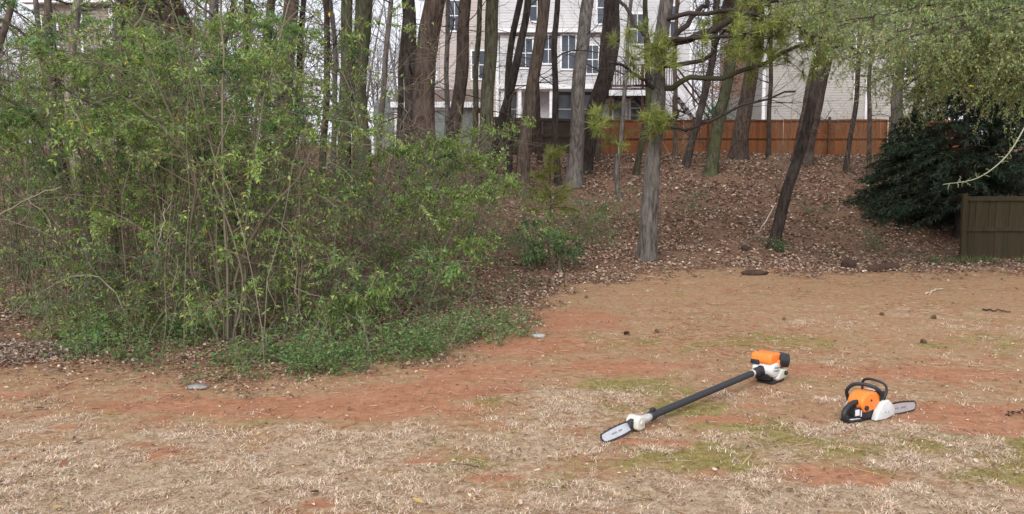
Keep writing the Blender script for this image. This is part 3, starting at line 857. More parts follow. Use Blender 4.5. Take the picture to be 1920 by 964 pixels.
def shrub(px, py, hgt, spread, stems, branches, nl, label, cols='light', Y=None, leaf=0.056, low=0.2, lean=(0, 0), bare=18, yellow=0.018, group=None, rmax=0.012, base_r=0.35, name='arching_shrub', droop=0.10, sprays=6, green=1.0):
    b = ground_at(px, py) if Y is None else at(px, py, Y)
    b[2] = float(height(b[0], b[1]))
    root = empty(name, b, label, 'shrub', group)
    st = MB(); tw = MB(); lf = MB()
    G = GREENS[cols]
    sc = min(1.0, hgt / 2.6)
    for s in range(stems):
        a = rng.uniform(0, 6.28); o = np.array([math.cos(a), math.sin(a), 0])
        p0 = o * rng.uniform(0, base_r); p0[2] = float(height(b[0] + p0[0], b[1] + p0[1])) - b[2] - 0.06
        H = hgt * rng.uniform(0.55, 1.08); sp = spread * rng.uniform(0.15, 1.1)
        ln = np.array([lean[0], lean[1], 0]) * H
        pts = [p0, p0 + o * sp * 0.15 + ln * 0.15 + np.array([0, 0, H * 0.38]), p0 + o * sp * 0.42 + ln * 0.5 + np.array([0, 0, H * 0.75]), p0 + o * sp * 0.8 + ln * 0.85 + np.array([0, 0, H * 0.97]), p0 + o * sp * 1.3 + ln * 1.2 + np.array([0, 0, H * rng.uniform(0.75, 0.98)])]
        pts = [q + rng.normal(0, 0.10 * sc, 3) * (k > 0) for k, q in enumerate(pts)]
        P = catmull(pts, 18)
        P[1:-1] += rng.normal(0, 0.014, (16, 3))
        r0 = rng.uniform(0.35, 1.0) * rmax
        st.tube(P, np.linspace(r0, 0.003, 18), 5, STEMC[rng.integers(len(STEMC))], cap=False)
        for k in range(branches):
            t = low + (1 - low) * rng.random() ** 0.9
            i = min(int(t * 17), 16); q = P[i]; dd = nrm(P[i + 1] - P[i])
            a2 = rng.uniform(0, 6.28); hd = np.array([math.cos(a2), math.sin(a2), rng.uniform(-0.1, 0.5)])
            L = rng.uniform(0.4, 1.25) * sc; n = 8
            B = [q]; d = nrm(dd * 0.35 + hd)
            for _ in range(n - 1):
                d = nrm(d + rng.normal(0, 0.13, 3) + np.array([0, 0, -droop])); B.append(B[-1] + d * L / (n - 1))
            B = np.array(B)
            tw.tube(B, np.linspace(max(r0 * 0.4, 0.003), 0.002, n), 3, STEMC[rng.integers(len(STEMC))], cap=False)
            dens = min(rng.lognormal(-0.35, 0.95), 2.6) * (0.6 + 0.5 * min(q[2] / max(hgt, .1), 1)) * green
            G = np.array(GREENS[cols if rng.random() < 0.7 else ['light', 'mid', 'deep', 'grey'][rng.integers(4)]]) * min(max(rng.lognormal(0.05, 0.24), .6), 1.5)
            for _ in range(sprays):
                j = min(int(rng.uniform(0.3, 1.0) * (n - 1)), n - 2)
                bd = nrm(B[j + 1] - B[j]); sd = nrm(np.cross(bd, np.array([0, 0, 1.0])) + 1e-6) * rng.choice([-1, 1])
                spray(tw, lf, B[j + 1], bd * rng.uniform(0.4, 1.0) + sd * rng.uniform(0.3, 0.9) + rng.normal(0, 0.25, 3), rng.uniform(0.15, 0.45) * (0.5 + 0.5 * sc), int(nl * dens), G, leaf, 0.003, 0.07, yellow=yellow)
    for k in range(bare):                                  # thin leafless canes, crossing at all angles, and hanging vines
        a = rng.uniform(0, 6.28); p0 = np.array([math.cos(a), math.sin(a), 0]) * rng.uniform(0, spread)
        p0[2] = float(height(b[0] + p0[0], b[1] + p0[1])) - b[2] - 0.03
        H = hgt * rng.uniform(0.25, 0.8); e = rng.normal(0, 0.75, 3) * sc; e[2] = 0
        P = catmull([p0, p0 + e * 0.3 + np.array([0, 0, H * .55]), p0 + e * 0.9 + np.array([0, 0, H]), p0 + e * 1.7 + np.array([0, 0, H * rng.uniform(.6, 1.1)])], 10)
        P[1:] += rng.normal(0, 0.025, (9, 3)) * sc
        st.tube(P, np.linspace(rng.uniform(0.002, 0.0055), 0.0015, 10), 3, STEMC[rng.integers(len(STEMC))], cap=False)
        for j in range(4):
            i = rng.integers(2, 9)
            spray(tw, lf, P[i], rng.normal(0, 1, 3), rng.uniform(0.2, 0.7) * sc, rng.integers(0, 5), G, leaf, 0.003)
    for mb_, nm, m_ in ((st, 'stems', 'twig'), (tw, 'twigs', 'twig'), (lf, 'foliage', 'leaf')):
        mb_.build(nm, M[m_], root)['kind'] = 'stuff'
    return root, b


shrub(432, 640, 4.1, 1.5, 13, 9, 19, 'tall light green arching shrub with bare clustered stems at its centre', 'light', low=0.12, bare=18, base_r=0.25, rmax=0.022, sprays=7)
shrub(300, 622, 4.1, 1.4, 11, 9, 19, 'tall light green shrub sprouting beside the leaning brush sticks', 'light', bare=16, sprays=7, low=0.12)
shrub(180, 600, 3.7, 1.3, 10, 8, 18, 'tall shrub mixed with the two trunks in the brush', 'light', bare=16, sprays=7)
shrub(545, 625, 3.3, 1.3, 10, 8, 18, 'tall shrub with thin foliage between the clustered stems and the thick shed pine', 'light', green=0.7, bare=16, low=0.12)
shrub(655, 600, 2.6, 1.3, 10, 7, 17, 'mid height shrub below the mossy trunks', 'mid', green=0.55, bare=21, low=0.10)
shrub(770, 560, 2.2, 1.2, 10, 7, 18, 'bright green shrub throwing long sprays towards the young pine', 'light', lean=(0.35, -0.05), bare=16, leaf=0.055, low=0.10)
shrub(850, 520, 1.9, 1.0, 8, 6, 16, 'low leafy shrub below the shed end by the clay path', 'mid', green=0.7, bare=13, leaf=0.055, low=0.10)
shrub(60, 570, 3.2, 1.4, 9, 7, 15, 'loose shrub of bare canes at the pale leaf pile', 'mid', green=0.6, bare=31)
shrub(400, 540, 4.6, 1.7, 10, 8, 17, 'dark green shrub closed in behind the clustered stems', 'mid', bare=22, leaf=0.06)
shrub(240, 530, 4.4, 1.7, 10, 8, 17, 'tall dark green shrub behind the brush sticks', 'mid', bare=22, leaf=0.06)
shrub(20, 530, 4.0, 1.6, 9, 8, 16, 'tall dull green shrub behind the pale leaf pile', 'mid', bare=22, leaf=0.06)
shrub(560, 530, 3.2, 1.6, 9, 7, 14, 'brown twiggy shrub behind the tall thin shrub', 'mid', green=0.4, bare=28, leaf=0.06)
shrub(700, 500, 2.6, 1.5, 9, 7, 12, 'brown twiggy shrub in front of the grey shed', 'mid', green=0.35, bare=28, leaf=0.06)
shrub(860, 470, 2.1, 1.3, 8, 6, 11, 'brown twiggy shrub on the bank behind the clay path', 'mid', green=0.4, bare=24, leaf=0.06)
shrub(130, 470, 4.6, 1.8, 9, 8, 15, 'tall grey green shrub before the taupe house', 'grey', bare=22, leaf=0.065)
shrub(330, 460, 4.6, 1.8, 9, 8, 15, 'tall grey green shrub behind the dark green ones', 'grey', bare=22, leaf=0.065)
shrub(370, 590, 4.5, 1.5, 11, 9, 20, 'tall yellow green shrub spreading over the clustered stems', 'light', bare=12, sprays=7, low=0.3)
shrub(480, 570, 4.3, 1.5, 10, 9, 19, 'tall yellow green shrub reaching towards the brown pine', 'light', bare=12, sprays=7, low=0.3)
shrub(215, 560, 4.4, 1.5, 10, 9, 20, 'tall yellow green shrub over the twin trunks in the brush', 'light', bare=12, sprays=7, low=0.35)
shrub(110, 540, 4.2, 1.4, 9, 8, 18, 'tall yellow green shrub between the pale leaf pile and the grey trunk', 'light', bare=12, sprays=7, low=0.35)
shrub(40, 440, 4.6, 1.8, 9, 8, 15, 'tall dull shrub filling in beside the taupe house', 'deep', bare=22, leaf=0.065)
for (px, py, h_, c_, lab) in [(140, 640, .9, 'light', 'low bright shrub growing out of the ground cover at the pale leaf pile'), (230, 630, 1.1, 'mid', 'low leafy shrub at the foot of the leaning brush sticks'), (330, 640, 1.2, 'light', 'low leafy shrub before the clustered stems, brush stick side'), (490, 650, 1.1, 'light', 'low yellow flecked shrub at the clustered stems, path side'), (590, 640, 1.2, 'mid', 'low leafy shrub under the long fresh shoot'), (690, 620, 1.0, 'mid', 'low leafy shrub beside the pale thin stick'), (800, 590, 1.1, 'mid', 'low leafy shrub near the end of the ground cover'), (60, 590, 1.3, 'mid', 'low green shrub behind the pale leaf pile'), (400, 600, 1.4, 'mid', 'low green shrub wrapped round the clustered stems')]:
    shrub(px, py, h_, 0.9, 6, 5, 10, lab, c_, bare=10, name='low_shrub', base_r=0.45, rmax=0.008, sprays=5, low=0.05)
shrub(985, 500, 1.0, 0.5, 7, 7, 14, 'small green seedling shrub with upright shoots beside the young pine', 'deep', bare=8, name='small_shrub')
shrub(1045, 510, 0.75, 0.4, 6, 6, 14, 'small dark green shrub near the stout grey pine', 'deep', bare=4, name='small_shrub')
shrub(1105, 460, 1.2, 0.6, 6, 5, 9, 'wispy brown seedling shrub left of dark pine litter, before the bank', 'mid', bare=14, name='small_shrub')
shrub(1455, 472, 0.35, 0.12, 5, 4, 8, 'green ivy tuft at the foot of the slim leaning tree', 'deep', bare=4, name='ivy_tuft', base_r=0.15)
shrub(1640, 470, 0.6, 0.5, 5, 3, 5, 'small green weed clump in the middle of the bank foot', 'deep', bare=4, name='small_shrub')
shrub(1515, 405, 0.5, 0.4, 5, 3, 5, 'small green weed clump halfway up the bank', 'deep', bare=4, name='small_shrub')

for (px, py, h_, lab) in [(960, 480, 1.5, 'wispy dead weed clump beside the small seedling shrub'), (1010, 450, 1.7, 'tall wispy dead weeds at the foot of the young pine'), (1070, 430, 1.6, 'wispy brown weed stems below the dark leaning pine'), (1130, 440, 1.3, 'thin brown weed stems between the dark pine and the stout grey pine'), (1165, 420, 1.2, 'sparse brown weed stems just behind the stout grey pine'), (1290, 400, 0.9, 'sparse brown weeds on the bank past the stout grey pine'), (920, 500, 1.2, 'wispy brown weeds at the end of the low leafy shrub')]:
    shrub(px, py, h_, 0.9, 3, 4, 3, lab, 'deep', bare=21, name='weed_clump', base_r=0.6, rmax=0.006, sprays=3)
for (base, mid, tip, Y0, Y1, w_, label) in [
        ((585, 640), (620, 585), (712, 548), 8.3, 8.0, 1.0, 'long fresh green shoot reaching out over the low ground cover'),
        ((790, 540), (850, 400), (958, 345), 11.2, 10.6, 1.0, 'long arching green shoot pointing at the stout grey pine'),
        ((780, 530), (840, 470), (925, 452), 11.0, 10.4, .8, 'bright low green shoot beside the clay path weeds'),
        ((760, 520), (830, 330), (930, 300), 11.6, 11.0, 1.0, 'leafy green shoot crossing below the crooked forked tree'),
        ((740, 520), (830, 290), (985, 235), 11.8, 11.0, .8, 'high arching green shoot in front of the olive trunk'),
        ((720, 530), (780, 300), (850, 270), 11.2, 10.8, 1.0, 'leafy green shoot standing before the grey shed trunk'),
        ((700, 540), (760, 380), (880, 365), 10.8, 10.4, 1.1, 'broad green shoot hanging over the brown twiggy shrub'),
        ((640, 560), (690, 320), (760, 280), 10.8, 10.6, .9, 'green shoot curving before the mossy trunks')]:
    b = ground_at(*base)
    root = empty('green_shoot', b, label, 'shoot')
    tw = MB(); lf = MB()
    P = catmull([np.array([0, 0, -0.03]), at(*mid, Y0) - b, at(*tip, Y1) - b], 26)
    P[1:] += rng.normal(0, 0.012, (25, 3))
    tw.tube(P, np.linspace(0.009, 0.003, 26), 4, STEMC[0], cap=False)
    for i in range(9, 26):
        for _ in range(4):
            spray(tw, lf, P[i], nrm(P[i] - P[i - 1]) * 0.9 + rng.normal(0, 0.45, 3), rng.uniform(.12, .30) * w_, int(15 * w_), GREENS['light'], 0.055, 0.003, 0.03)
    tw.build('stem', M['twig'], root)['kind'] = 'stuff'; lf.build('foliage', M['leaf'], root)


def ground_cover():
    lf = MB(); tw = MB()
    def patch(px, py, rx, ry, n, h, cols, leaf=0.045):
        c = ground_at(px, py)
        a = rng.uniform(0, 6.28, n); r = np.sqrt(rng.random(n))
        x = c[0] + np.cos(a) * r * rx + rng.normal(0, 0.08, n); y = c[1] + np.sin(a) * r * ry + rng.normal(0, 0.08, n)
        k = rng.random(n) < sstep(0.36, 0.62, fbm(x * 3.2, y * 3.2, 5, 3)) * 0.75
        x, y = x[k], y[k]; n = len(x); r = r[k]
        hh = 1.25 * h * (1 - 0.6 * r) * (0.4 + 1.2 * fbm(x * 1.8, y * 1.8, 2, 3))
        z = height(x, y) + rng.random(n) * hh + 0.01
        D = rng.normal(0, 1, (n, 3)) * np.array([1, 1, 0.4])
        Nn = rng.normal(0, 0.5, (n, 3)) + np.array([0, -0.2, 1])
        L = rng.uniform(0.6, 1.3, n) * leaf
        lf.leaves(np.stack([x, y, z], -1), D, Nn, L, L * rng.uniform(0.35, 0.55, n), shade(GREENS[cols], n, 0.22, 0.07))
        for _ in range(n // 14):
            i = rng.integers(n)
            p = np.array([x[i], y[i], float(height(x[i], y[i]))])
            spray(tw, lf, p, rng.normal(0, 0.8, 3) + np.array([0, 0, 1]), rng.uniform(0.15, 0.6), 14, GREENS[cols], leaf)
    patch(560, 690, .9, .5, 3600, .32, 'mid'); patch(420, 695, .7, .45, 2600, .3, 'mid'); patch(680, 670, .8, .5, 3000, .34, 'mid'); patch(800, 645, .8, .6, 2400, .3, 'mid')
    patch(900, 622, .8, .6, 2000, .26, 'mid'); patch(250, 655, .8, .6, 2600, .35, 'mid'); patch(160, 640, .5, .5, 1600, .4, 'light'); patch(60, 500, 1.2, 1.3, 3600, .6, 'deep'); patch(200, 590, 1.2, .9, 2200, .4, 'mid')
    patch(480, 625, 1.2, .8, 2600, .4, 'mid'); patch(350, 590, 1.4, .9, 2000, .4, 'deep'); patch(640, 580, 1.3, .9, 1600, .35, 'mid'); patch(300, 690, .5, .3, 900, .2, 'deep')
    patch(780, 560, 1.4, 1.2, 1600, .3, 'mid'); patch(400, 470, 2.2, 2.0, 2200, .5, 'deep'); patch(600, 480, 2.5, 2, 1500, .4, 'mid'); patch(960, 600, .5, .4, 600, .15, 'mid'); patch(1000, 540, .6, .6, 400, .2, 'deep')
    patch(740, 480, 2, 2, 1200, .4, 'mid'); patch(1650, 480, 1.6, .6, 500, .15, 'deep'); patch(130, 420, 3, 3, 2600, .8, 'deep')
    tw.build('ground_cover_stems', M['twig'])
    o = lf.build('ground_cover', M['leaf'])
    tag(o, 'low green honeysuckle and ivy carpeting the thicket edge', 'ground cover', kind='stuff')
    s = bpy.data.objects['ground_cover_stems']; s.parent = o; s.name = 'stems'; s['kind'] = 'stuff'
    g = MB()
    x = rng.uniform(9.3, 16, 5200); y = 18.0 + rng.normal(0, 0.28, 5200) - 0.25 * (x > 11.0)
    k = fbm(x * 2, y * 2, 4, 3) > 0.38; x, y = x[k], y[k]; n = len(x); a = rng.uniform(0, 6.28, n)
    g.blades(np.stack([x, y, height(x, y) - 0.01], -1), np.stack([np.cos(a), np.sin(a), rng.uniform(0.8, 2.5, n)], -1), rng.uniform(0.08, 0.28, n), 0.012, shade([(0.09, 0.14, 0.045), (0.13, 0.17, 0.06), (0.20, 0.19, 0.09)], n, 0.2, 0.06), rng.uniform(0.2, 0.8, n))
    tag(g.build('weedy_grass', M['drygrass']), 'weedy green grass along the foot of the olive board fence', 'grass', kind='stuff')


ground_cover()


def bare_saplings():
    """twiggy leafless undergrowth, six shapes shared between many saplings"""
    shapes = []
    for k in range(6):
        tb = MB()
        c = np.array(STEMC[k % len(STEMC)])
        for s in range(rng.integers(1, 4)):
            H = rng.uniform(2.2, 4.2)
            limb(tb, (rng.normal(0, .1), rng.normal(0, .1), -0.1), (rng.normal(0, .12), rng.normal(0, .12), 1), H, rng.uniform(0.007, 0.015), 2, c, n=10, wig=0.13, kids=(8, 13), seg=4)
        shapes.append(tb.mesh('bare_sapling', M['twig']))
    spots = []
    for k in range(34):
        px = rng.uniform(-40, 960); Y = rng.uniform(11.5, 27)
        w_ = ['below the taupe house', 'behind the tall light green shrubs', 'around the brown pine behind the shrubs', 'beside the mossy trunks', 'before the shed and its thick pines'][int(np.searchsorted([170, 420, 600, 760], px))]
        spots.append((px, Y, 'leafless twiggy sapling ' + w_, 'leafless saplings ' + w_))
    for k in range(16):
        px = rng.uniform(960, 1640); Y = rng.uniform(24, 32)
        w_ = ['between the dark pine and the stout grey pine', 'between the stout grey pine and the mossy leaning trunk', 'beyond the mossy leaning trunk'][int(np.searchsorted([1215, 1350], px))]
        spots.append((px, Y, 'small leafless sapling on the bank ' + w_, 'saplings on the bank ' + w_))
    for i, (px, Y, lab, gr) in enumerate(spots):
        x = (px - 960) / FPX * Y
        o = link('bare_sapling', shapes[i % 6])
        o.location = (x, Y, float(height(x, Y)))
        s = rng.uniform(0.55, 1.2) if px < 960 else rng.uniform(0.4, 0.95)
        o.scale = (s, s, s); o.rotation_euler = (0, 0, rng.uniform(0, 6.28))
        tag(o, lab, 'sapling', gr)


bare_saplings()


def sticks():
    def stick(name, pts, r0, r1, label, col, kids=4):
        W = []
        for (px, py, Y, dz) in pts:
            p = ground_at(px, py) if Y is None else at(px, py, Y)
            W.append(p + np.array([0, 0, dz]))
        base = W[0].copy(); P = catmull(np.array(W) - base, 14)
        P[1:-1] += rng.normal(0, 0.012, (12, 3))
        mb = MB(); mb.tube(P, np.linspace(r0, r1, 14), 6, col)
        for _ in range(kids):
            i = rng.integers(4, 13)
            limb(mb, P[i], nrm(P[i] - P[i - 1]) + rng.normal(0, 0.6, 3), rng.uniform(0.2, 0.7), r1 * 0.8, 1, col, kids=(1, 3), seg=4)
        root = empty(name, base, label, 'branch')
        mb.build('wood', M['twig'], root, True)
    G = (0.26, 0.23, 0.19); B = (0.16, 0.12, 0.09)
    stick('fallen_branch', [(250, 640, None, 0.02), (215, 545, 8.6, 0), (150, 515, 8.8, 0), (60, 560, 9, 0), (10, 600, 9.0, 0)], .009, .004, 'bent grey dead branch arching over the pale leaf pile', G)
    stick('fallen_branch', [(130, 610, None, 0.0), (190, 540, 9.2, 0), (270, 495, 9.4, 0), (330, 440, 9.6, 0)], .010, .005, 'grey dead branch leaning up into the tall shrub', G)
    stick('fallen_branch', [(-70, 640, 8.8, 0.0), (-20, 430, 8.8, 0), (50, 375, 8.6, 0), (115, 350, 8.4, 0)], .009, .005, 'pale dead limb reaching over the brush below the taupe house', (0.30, 0.26, 0.2))
    stick('fallen_branch', [(300, 600, None, 0), (296, 480, 8.2, 0), (310, 390, 8.2, 0)], .009, .004, 'thin pale upright stick before the tall shrub', (0.34, 0.30, 0.24), 2)
    stick('fallen_branch', [(-60, 150, 9, 0), (20, 190, 9, 0), (80, 240, 9, 0), (60, 200, 9.3, 0)][:3], .022, .008, 'dark bare limb hanging in above the brush', BR['dark'])
    stick('fallen_branch', [(-60, 10, 9.5, 0), (40, 60, 9.5, 0), (120, 160, 9.5, 0), (200, 205, 9.5, 0)], .02, .008, 'long dark drooping limb before the taupe house', BR['dark'], 6)
    stick('fallen_branch', [(1405, 458, None, 0.01), (1425, 430, 19.0, 0), (1452, 385, 19.2, 0)], .022, .008, 'pale bleached stick propped beside the slim leaning tree', (0.48, 0.42, 0.35), 2)
    stick('fallen_branch', [(697, 690, None, 0), (690, 640, 8.0, 0), (660, 560, 8.2, 0)], .008, .004, 'pale thin stick standing in the low ground cover', (0.34, 0.28, 0.22), 2)
    stick('fallen_branch', [(480, 400, 9, -1.2), (540, 480, 8.7, 0), (560, 560, 8.4, 0)][::-1], .007, .004, 'slanting thin cane in front of the brown twiggy shrub', (0.24, 0.18, 0.13), 2)
    stick('fallen_stick', [(1842, 582, None, 0.015), (1865, 585, None, 0.02), (1895, 587, None, 0.015)], .014, .008, 'short dark stick lying on the clay beyond the chainsaw', BR['dark'], 0)
    stick('fallen_stick', [(1885, 780, None, 0.01), (1905, 779, None, 0.015), (1925, 777, None, 0.01)], .006, .004, 'thin dark twig on the bare clay behind the guide bar', BR['dark'], 0)
    stick('fallen_stick', [(1735, 552, None, 0.01), (1755, 546, None, 0.02), (1770, 543, None, 0.01)], .014, .01, 'pale broken stick on the yard before the bank', (0.5, 0.42, 0.33), 0)


sticks()

# ------------------------------------------------------------------ evergreen masses beside the bank
def dark_cedar(px, Y, H, rad, label, seed_n=420, cols=((0.022, 0.042, 0.024), (0.032, 0.056, 0.030), (0.016, 0.030, 0.020), (0.045, 0.070, 0.035)), zlow=0.5, name='cedar_tree'):
    x = (px - 960) / FPX * Y; b = np.array([x, Y, float(height(x, Y))])
    root = empty(name, b, label, 'tree')
    P = catmull([(0, 0, -0.1), (0.05, 0, H * .5), (0, 0, H)], 20)
    trunk_mesh(P, np.linspace(0.13, 0.03, 20), BR['dark'], 9).build('trunk', M['bark'], root, True)
    tb = MB(); lf = MB()
    for k in range(seed_n):
        t = rng.uniform(0, 1) ** 1.15; z = zlow + (H - zlow) * t; a = rng.uniform(0, 6.28)
        L = rad * (1 - t) ** 0.75 * rng.uniform(0.55, 1.1) + 0.2
        d = np.array([math.cos(a), math.sin(a), 0.12])
        p = np.array([0, 0, z]); n = 6; Q = [p]
        for j in range(n - 1):
            d = nrm(d + rng.normal(0, .07, 3) + np.array([0, 0, -0.10])); Q.append(Q[-1] + d * L / (n - 1))
        Q = np.array(Q); tb.tube(Q, np.linspace(0.014, 0.004, n), 3, BR['dark'], cap=False)
        m_ = int(46 + 80 * L / rad)
        tt = rng.uniform(0.25, 1.02, m_) * (n - 1); i = np.minimum(tt.astype(int), n - 2)
        q = Q[i] + (Q[i + 1] - Q[i]) * (tt - i)[:, None]; dd = nrm(Q[i + 1] - Q[i])
        D = dd * 0.8 + rng.normal(0, 0.55, (m_, 3)) + np.array([0, 0, -0.12])
        lf.leaves(q, D, rng.normal(0, .5, (m_, 3)) + np.array([0, 0, 1]), rng.uniform(0.08, 0.2, m_), rng.uniform(0.018, 0.04, m_), shade(cols, m_, 0.25, 0.08), 0.1)
    tb.build('branches', M['twig'], root)['kind'] = 'stuff'; lf.build('crown', M['needle'], root)


dark_cedar(1800, 21.6, 7.0, 2.6, 'dark dense cedar behind the olive board fence', 430, zlow=0.7)
dark_cedar(1930, 21.9, 8.0, 2.7, 'dark cedar further along behind the olive board fence', 380, zlow=0.8)
dark_cedar(1850, 25.0, 7.0, 3.2, 'dark cedar closing the gap behind the two fence cedars', 340, zlow=0.3)
dark_cedar(1700, 23.5, 3.0, 1.7, 'low dark cedar at the end of the bank before the cedar fence', 240, zlow=0.2)


def overhang_tree():
    b = np.array([11.6, 14.5, 0.0]); b[2] = float(height(b[0], b[1]))
    root = empty('privet_tree', b, 'pale green leafed tree overhanging the yard above the olive board fence', 'tree')
    P = catmull([(0, 0, -.1), (-.15, 0, 2.2), (-.3, .1, 4.6), (-.2, 0, 8)], 26)
    trunk_mesh(P, np.linspace(0.15, 0.04, 26), BR['grey'], 10).build('trunk', M['bark'], root, True)
    st = MB(); tw = MB(); lf = MB()
    cols = [(0.28, 0.36, 0.14), (0.36, 0.43, 0.20), (0.21, 0.29, 0.10), (0.40, 0.44, 0.17), (0.28, 0.39, 0.20)]
    ends = []
    # limbs: end points (photo x, y, depth)
    for (px, py, Y, z0) in [(1560, 40, 13.0, 4.6), (1620, 90, 12.6, 4.4), (1680, 60, 12.0, 4.8), (1740, 130, 12.8, 4.0), (1790, 60, 12.2, 4.6), (1830, 170, 13.2, 3.6), (1880, 110, 12.5, 4.0), (1900, 40, 12, 4.4),
                            (1520, -10, 14, 5.2), (1640, -20, 13.5, 5.6), (1760, -10, 13, 5.2), (1700, 160, 14.5, 4.2), (1910, 180, 13.2, 3.4), (1590, 10, 15, 5.4), (1830, 20, 14.6, 5.0), (1700, 10, 14.2, 5.2), (1640, 150, 15.0, 4.4), (1940, 80, 11.6, 4.2), (1860, 150, 15.4, 3.8), (1800, 110, 15, 4.4), (1540, 60, 14, 5.0), (1580, 110, 14.5, 4.6), (1620, 40, 13.8, 5.0), (1500, 30, 15, 5.4), (1650, 110, 13.6, 4.6), (1690, 190, 15.2, 4.0), (1720, 90, 13.2, 4.6), (1460, 10, 15.2, 5.6), (1740, 40, 14.8, 5.0)]:
        e = at(px, py, Y) - b
        i = int(np.argmin(np.abs(P[:, 2] - z0))); s = P[i]
        mid = (s + e) / 2 + np.array([0, 0, 0.35]) + rng.normal(0, 0.12, 3)
        Q = catmull([s, mid, e], 16); Q[1:] += rng.normal(0, 0.02, (15, 3))
        st.tube(Q, np.linspace(0.035, 0.008, 16), 5, BR['dark'], cap=False)
        for k in range(105):
            t = 0.25 + 0.78 * rng.random() ** 0.7; j = min(int(t * 15), 15)
            q = Q[j]; d = rng.normal(0, 1, 3) + np.array([-0.3, 0, -0.25])
            L = rng.uniform(0.35, 0.95)
            spray(tw, lf, q, d, L, int(rng.uniform(16, 36)), cols, 0.062, 0.004, 0.16, yellow=0.01)
    # one long pale hanging twig
    Q = catmull([at(1960, 160, 12) - b, at(1915, 250, 11.6) - b, at(1880, 300, 11.4) - b, at(1830, 335, 11.3) - b, at(1768, 346, 11.2) - b], 20)
    tw.tube(Q, np.linspace(0.012, 0.004, 20), 5, (0.32, 0.32, 0.22), cap=False)
    for k in range(30):
        j = rng.integers(2, 20); spray(tw, lf, Q[j], rng.normal(0, 1, 3), 0.09, 3, cols, 0.03, 0.004, stemc=(0.32, 0.32, 0.22))
    st.build('limbs', M['twig'], root); tw.build('twigs', M['twig'], root); lf.build('crown', M['leaf'], root)


overhang_tree()

# ------------------------------------------------------------------ fences
def fence(name, label, pts, mat, H, bw=0.14, rails=(0.25, 1.0, 1.6), post_every=2.4, zoff=0.0, post_h=0.05, gap=0.0012, face=-1, rmat=None, rh=0.09):
    """pts: ground line as world (x, y) points; boards, rails and posts are parts; rails on the camera side"""
    p0 = np.array(pts[0]); p1 = np.array(pts[-1])
    base = np.array([p0[0], p0[1], float(height(*p0)) + zoff])
    root = empty(name, base, label, 'fence')
    L = np.linalg.norm(p1 - p0); d = (p1 - p0) / L; ang = math.atan2(d[1], d[0])
    bm = MB(); bm.box((0, 0, H / 2), (bw - gap, 0.018, H))
    bme = bm.mesh('board', mat)
    n = int(L / bw)
    for k in range(n):
        q = p0 + d * bw * (k + 0.5)
        z = float(height(*q)) + zoff
        o = link('board', bme, root)
        o.location = (q[0] - base[0] + rng.normal(0, .001), q[1] - base[1] + rng.normal(0, .002), z - base[2] - 0.02 + rng.normal(0, 0.006))
        o.rotation_euler = (rng.normal(0, 0.004), rng.normal(0, 0.004), ang)
    nrml = np.array([-d[1], d[0]]) * face
    np_ = max(1, round(L / post_every)); seg = L / np_
    pm = MB(); pm.box((0, 0, (H + post_h) / 2), (0.09, 0.09, H + post_h + 0.1)); pme = pm.mesh('post', rmat or mat)
    for k in range(np_ + 1):
        q = p0 + d * seg * k + nrml * (0.009 + 0.046 + 0.038)
        o = link('post', pme, root); o.location = (q[0] - base[0], q[1] - base[1], float(height(*q)) + zoff - base[2] - 0.02); o.rotation_euler = (0, 0, ang)
        if k < np_:
            a = p0 + d * seg * k; c = p0 + d * seg * (k + 1); mid = (a + c) / 2 + nrml * (0.009 + 0.021)
            za, zc = float(height(*a)) + zoff, float(height(*c)) + zoff
            sl = math.atan2(zc - za, seg)
            for rz in rails:
                rm = MB(); rm.box((0, 0, 0), (seg / math.cos(sl) - 0.005, 0.04, rh))
                o = rm.build('rail', rmat or mat, root)
                o.location = (mid[0] - base[0], mid[1] - base[1], (za + zc) / 2 - base[2] + rz); o.rotation_euler = (0, -sl, ang)
    return root


def fx(px, Y): return ((px - 960) / FPX * Y, Y)


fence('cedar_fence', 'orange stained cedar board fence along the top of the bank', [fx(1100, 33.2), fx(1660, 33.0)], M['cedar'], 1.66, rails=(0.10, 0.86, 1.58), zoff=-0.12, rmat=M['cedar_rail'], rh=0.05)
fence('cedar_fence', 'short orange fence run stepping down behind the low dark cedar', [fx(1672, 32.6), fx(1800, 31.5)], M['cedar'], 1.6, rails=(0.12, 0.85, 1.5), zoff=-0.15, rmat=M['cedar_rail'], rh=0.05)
fence('shade_dark_fence', 'board fence coloured dark for shade, joining the cedar fence behind the pines', [fx(902, 32.0), fx(1094, 33.0)], M['darkwood'], 1.55, rails=(0.15, 0.8, 1.45))
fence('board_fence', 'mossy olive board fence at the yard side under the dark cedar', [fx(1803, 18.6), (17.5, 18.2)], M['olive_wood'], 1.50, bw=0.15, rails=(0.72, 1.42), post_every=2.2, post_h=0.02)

# ------------------------------------------------------------------ houses
def siding(name, a, b, z0, z1, mat, parent, origin, course=0.15):
    """lapped boards between plan points a and b; outside is to the right of a->b"""
    a = np.array(a, float); b = np.array(b, float); d = (b - a) / np.linalg.norm(b - a); o = np.array([d[1], -d[0]])
    mb = MB(); n = max(1, int(round((z1 - z0) / course))); h = (z1 - z0) / n
    V = []; Q = []
    for k in range(n):
        zb = z0 + k * h
        for q, off in ((a, 0.022), (b, 0.022)): V.append((*(q + o * off), zb))
        for q, off in ((a, 0.004), (b, 0.004)): V.append((*(q + o * off), zb + h))
        for q, off in ((a, 0.004), (b, 0.004)): V.append((*(q + o * off), zb - 0.001))
        i = 6 * k
        Q += [(i, i + 1, i + 3, i + 2), (i + 4, i + 5, i + 1, i)]
    mb.add(np.array(V) - origin, Q)
    return mb.build(name, mat, parent)


def part_box(name, c, d, mat, parent, origin, rot=None):
    mb = MB(); mb.box(np.asarray(c, float) - origin, d, rot=rot)
    return mb.build(name, mat, parent)


